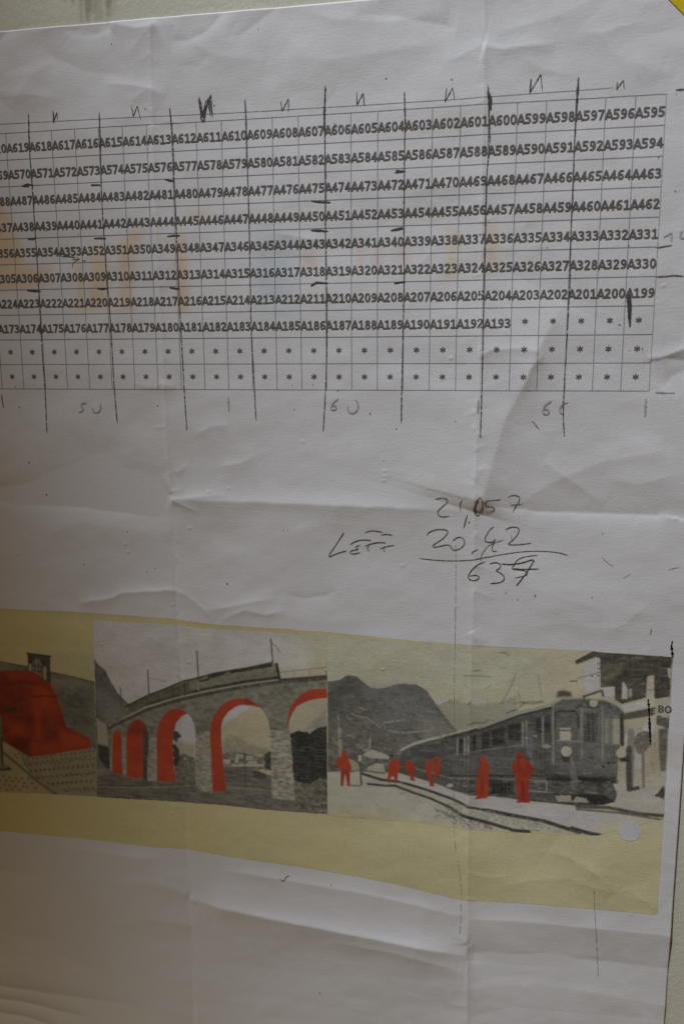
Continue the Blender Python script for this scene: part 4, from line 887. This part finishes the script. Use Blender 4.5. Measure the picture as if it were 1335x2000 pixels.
for k_ in range(26):
    x_ = 868+k_*7.6; yb = np.interp(x_, [860,1075], [1528,1556]); p3.line([(x_, np.interp(x_,[860,1075],[1478,1470])),(x_+.5, yb)], .22, (.28,.275,.24), a=.5, rough=.5, seed=k_)
for k_ in range(34):
    x_ = rng.uniform(890, 1190); y_ = rng.uniform(1516, 1552); p3.line([(x_, y_),(x_+rng.uniform(4,16), y_+rng.uniform(-1,2))], .35, (.42,.40,.33) if rng.random() < .55 else (.06,.06,.05), a=.75)
for k_ in range(16):
    x_ = rng.uniform(1085, 1200); y_ = rng.uniform(1395, 1500); p3.line([(x_, y_),(x_+rng.uniform(-1,1), y_+rng.uniform(6,22))], .3, (.40,.39,.33), a=.5)
p3.line(zo(*Zd, [(80,760),(160,715),(360,710),(560,722),(680,775),(748,835)]), .55, (.40,.39,.32), a=.8, rough=.2)
p3.line(zo(*Zd, [(95,1140),(330,1135),(545,1145),(720,1160)]), .45, (.36,.35,.29), a=.8, rough=.3)
p3.fill(zo(*Zd, [(570,905),(600,905),(600,1140),(570,1140)]), (.44,.42,.33), soft=.6, a=.7)
for x_ in (385, 430, 475): p3.line(zo(*Zd, [(x_,860),(x_+4,1110)]), .35, (.27,.26,.21), a=.7)
p3.line(zo(*Zd, [(300,800),(320,770),(345,790)]), .8, (.08,.08,.07), a=.8); p3.spots(zo(*Zd, [(605,785),(625,800),(300,790)]), .6, (.09,.09,.08), .8)
for k_ in range(14):                                             # weathered boards and shade on the station house
    x_ = rng.uniform(1175, 1300); y_ = rng.uniform(1288, 1350); p3.line([(x_, y_),(x_+rng.uniform(5,22), y_+rng.uniform(0,2))], .4, (.30,.28,.21) if rng.random() < .6 else (.07,.065,.05), a=.55)
for k_ in range(10):
    x_ = rng.uniform(1215, 1298); y_ = rng.uniform(1400, 1520); p3.line([(x_, y_),(x_, y_+rng.uniform(8,30))], .6, (.30,.27,.2), a=.45, rough=.4)
for k_ in range(60):                                             # scree and bushes on the slope
    x_ = rng.uniform(645, 880); y_ = rng.uniform(1385, 1462); p3.line([(x_, y_),(x_+rng.uniform(3,14), y_+rng.uniform(1,7))], rng.uniform(.3,.7), (.37,.355,.29) if rng.random() < .5 else (.11,.11,.09), a=.5, rough=.5, seed=k_)
# roof gear, wires, far poles
p3.line(zo(*Zd, [(360,690),(540,630),(552,680)]), .9, (.17,.165,.135), trn); p3.line(zo(*Zd, [(370,700),(365,740)]), .6, (.2,.19,.16), trn); p3.fill(zo(*Zd, [(100,700),(110,640),(160,625),(245,645),(250,690)]), (.16,.155,.125), trn, soft=1.2)
D = (.19,.19,.15)
for q, w in [([(220,485),(300,482),(400,488),(480,500)],.55),([(310,435),(345,437),(385,433)],.7),([(580,412),(640,412)],.6),([(570,265),(625,262),(660,297)],.5),([(722,465),(712,500),(660,630),(580,755)],.5),([(225,560),(265,605)],.35),([(440,610),(485,580)],.4),
             ([(700,750),(800,740),(980,740)],.8),([(640,845),(730,810),(810,750)],.9),([(750,640),(765,740)],.5),([(780,750),(900,760),(980,735)],.6),([(250,965),(320,940),(420,940),(465,905)],.7),([(0,725),(60,735),(120,745)],.3),([(940,480),(970,680),(980,730)],.3),([(445,700),(450,800)],.3),([(290,735),(270,760)],.9)]:
    p3.line(zo(*Ze, q), w*.8, D, a=.72, rough=.4, seed=int(q[0][0]))
p3.line(zo(*Ze, [(370,985),(560,915),(750,845),(1080,765)]), 1.4, (.48,.46,.36), trn, rough=.2)
# rails and ballast
for q, w in [(zo(*Z4, [(380,440),(560,500),(750,525),(1000,600),(1250,690),(1335,730)])+zo(*Zb, [(260,765),(450,800),(700,850),(1000,900),(1335,1005)])+zo(*Zc, [(250,965),(400,1010),(520,1035)]), 1.25), (zo(*Z4, [(440,540),(600,560),(700,560),(850,620),(1050,690),(1200,760),(1335,840)])+zo(*Zb, [(250,860),(500,930),(700,990),(850,1002)]), 1.15)]:
    p3.line(q, w, (.125,.12,.10), p3.motif('rail'), rough=.12)
    n = len(q); p3.line(q[n//2:], w*1.35, (.10,.10,.085), len(p3.names)-1, rough=.15)
p3.line(zo(*Zc, [(300,760),(600,770),(900,830),(1125,845)]), 1.5, (.16,.155,.13), rl, rough=.2); p3.line(zo(*Zc, [(300,785),(700,820),(1120,885)]), .9, (.22,.21,.17), rl, rough=.3)
bl = []
for _ in range(240):
    t = rng.random(); x = 870+t*190; y0 = np.interp(x, [860,1060], [1582,1626]); yy = np.interp(x, [860,1060], [1562,1602])
    bl.append((x, rng.uniform(yy, y0)))
p3.spots(bl, .42, (.36,.35,.29), .6)
p3.spots([(rng.uniform(850,960), 0) for _ in range(0)] or [(x, np.interp(x,[850,960],[1578,1612])+abs(rng.normal(0,8))) for x in rng.uniform(850,965,130)], .5, (.26,.255,.215), .6)
p3.spots([(x, np.interp(x,[1000,1130],[1600,1628])+rng.normal(0,3)) for x in rng.uniform(1000,1130,50)], .4, (.4,.38,.31), .6)
p3.spots(zo(*Z4, [(770,640),(940,715)]), .5, (.33,.32,.26), .8)
p3.spots(zo(*Zb, [(510,960),(580,990),(640,992)]), .6, (.66,.64,.6), .9)
# people overprinted in red
PEOPLE = [(Z4,[(182,228),(195,215),(232,222),(235,270),(255,300),(270,350),(285,390),(265,412),(265,480),(270,560),(240,560),(228,460),(215,440),(208,500),(200,562),(178,560),(175,400),(135,345),(132,320),(150,290),(188,270)]),
 (Z4,[(660,312),(680,296),(705,298),(738,328),(762,372),(735,420),(722,460),(720,538),(695,535),(692,480),(675,465),(655,490),(650,538),(626,530),(630,470),(634,360)]),
 (Z4,[(825,308),(850,315),(880,350),(890,380),(888,430),(880,480),(895,515),(850,515),(840,465),(815,420),(798,385),(802,352)]),
 (Z4,[(1008,302),(1030,300),(1048,335),(1055,430),(1060,500),(1078,570),(1033,570),(1025,500),(1000,430),(984,385),(990,350)]),
 (Z4,[(1085,272),(1098,264),(1112,272),(1132,310),(1128,400),(1118,490),(1085,492),(1072,400),(1062,330)]),
 (Zb,[(378,285),(400,275),(432,275),(446,320),(468,365),(468,420),(460,480),(458,600),(450,682),(325,692),(350,660),(338,590),(355,460),(372,370)]),
 (Zb,[(722,255),(758,233),(795,255),(812,300),(870,350),(906,400),(880,450),(850,485),(852,600),(858,725),(725,725),(745,695),(730,600),(715,450),(685,395),(690,345),(728,310)])]
for z, q in PEOPLE:
    k = p3.motif('person'); p3.fill(zo(*z, q), RED if z is Z4 or q[0][0] < 500 else (.45,.065,.032), k, rough=.1, nz=.22, nsc=(1.4, 2), seed=40+k)
p3.fill(zo(*Zb, [(820,330),(900,390),(870,470),(850,480)]), DRED, soft=1, a=.7); p3.line(zo(*Zb, [(785,520),(795,700)]), .9, (.2,.04,.025), a=.7); p3.line(zo(*Zb, [(400,500),(395,640)]), 1.2, (.3,.05,.03), a=.6, rough=.4)
p3.line(zo(*Zb, [(735,285),(790,285)]), .7, (.2,.04,.025), a=.6); p3.fill(zo(*Z4, [(178,405),(265,412),(262,550),(240,555),(225,450),(208,500),(200,555),(180,550)]), DRED, soft=.8, a=.5)
p3.grain(.15, 260)
person_lab = {'person': 'standing person printed as a flat red silhouette', 'headlight': 'pale round lamp on the train front'}
p3o = p3.build('printed_picture', 'printed picture of a train at a station platform with red figures', lab_of=person_lab)
# lettering on the station board and the number on the train
i = Ink(); q = T(zo(*Zd, [(1072,838)]))[0]
put_text(i, 'BO', q[0], q[1]-.1, 3.0, 2.6, off=.2); q = T(zo(*Zd, [(985,850)]))[0]; put_text(i, 'E', q[0]+1.0, q[1], 2.6, 1.9, off=.2)
lab(i.build('sign_lettering', m_thin, p3o), 'dark capital letters on the station board')
i = Ink(); q = T(zo(*Zc, [(400,300)]))[0]; put_text(i, '4', q[0], q[1], 2.4, 2.4, off=.2); i.build('train_number', m_thin, p3o)
# unprinted round spot
c = T([(1228.5, 1621)])[0]; a_ = np.linspace(0, 2*math.pi, 40, endpoint=False); rr = T([(1206.5, 1620), (1250.5, 1622)]); R_ = np.linalg.norm(rr[1]-rr[0])/2
i = Ink(); vs = [c]; 
for rad in (.35, .7, 1.0): vs += [c+R_*rad*np.array([math.cos(t), math.sin(t)]) for t in a_]
i.v.append(on_sheet(np.array(vs), .19)); i.n = len(vs); n = 40
i.f += [(0, 1+k, 1+(k+1) % n) for k in range(n)]
for r in range(2): i.f += [(1+r*n+k, 1+(r+1)*n+k, 1+(r+1)*n+(k+1) % n, 1+r*n+(k+1) % n) for k in range(n)]
lab(i.build('white_spot', node_mat('bare_paper', (.70,.68,.70), rough=.7, bump=FIB, mottle=.03)), 'round white spot left bare near the right end of the strip')

# ------------------------------------------------------------------ yellow tape over the corner
e = T([(1303, 0), (1335, 32)]); d = (e[1]-e[0])/np.linalg.norm(e[1]-e[0]); nn = np.array([-d[1], d[0]])
if nn @ np.array([1, 1]) < 0: nn = -nn
tv, tf = [], []; n1, n2 = 60, 14; wdt = 22.0
for a1 in range(n1+1):
    for b1 in range(n2+1):
        q = e[0]+d*(-38+76*a1/n1)+nn*(wdt*b1/n2)
        edge = 0.5 if (q[0] > X1 or q[1] > Z1) else hs(q[0], q[1])+.1
        tv.append([q[0], q[1], edge])
tv = np.array(tv).reshape(n1+1, n2+1, 3)
for _ in range(2):
    t = tv[...,2].copy(); t[1:-1] = (t[:-2]+2*t[1:-1]+t[2:])/4; t[:,1:-1] = (t[:,:-2]+2*t[:,1:-1]+t[:,2:])/4; tv[...,2] = np.maximum(t, tv[...,2])
fl = tv.reshape(-1, 3); idx = np.arange(len(fl)).reshape(n1+1, n2+1)
tf = np.stack([idx[:-1,:-1], idx[1:,:-1], idx[1:,1:], idx[:-1,1:]], -1).reshape(-1, 4)
tape = link('yellow_tape', np.stack([fl[:,0], -fl[:,2]-.08, fl[:,1]], 1)/1000, tf, node_mat('yellow_tape', (.80,.60,.012), rough=.45, bump=((300,300,300),.2,.0003), spec=.4, mottle=.04))
tag(tape, 'strip of bright yellow adhesive tape across the upper right corner of the sheet', 'tape')
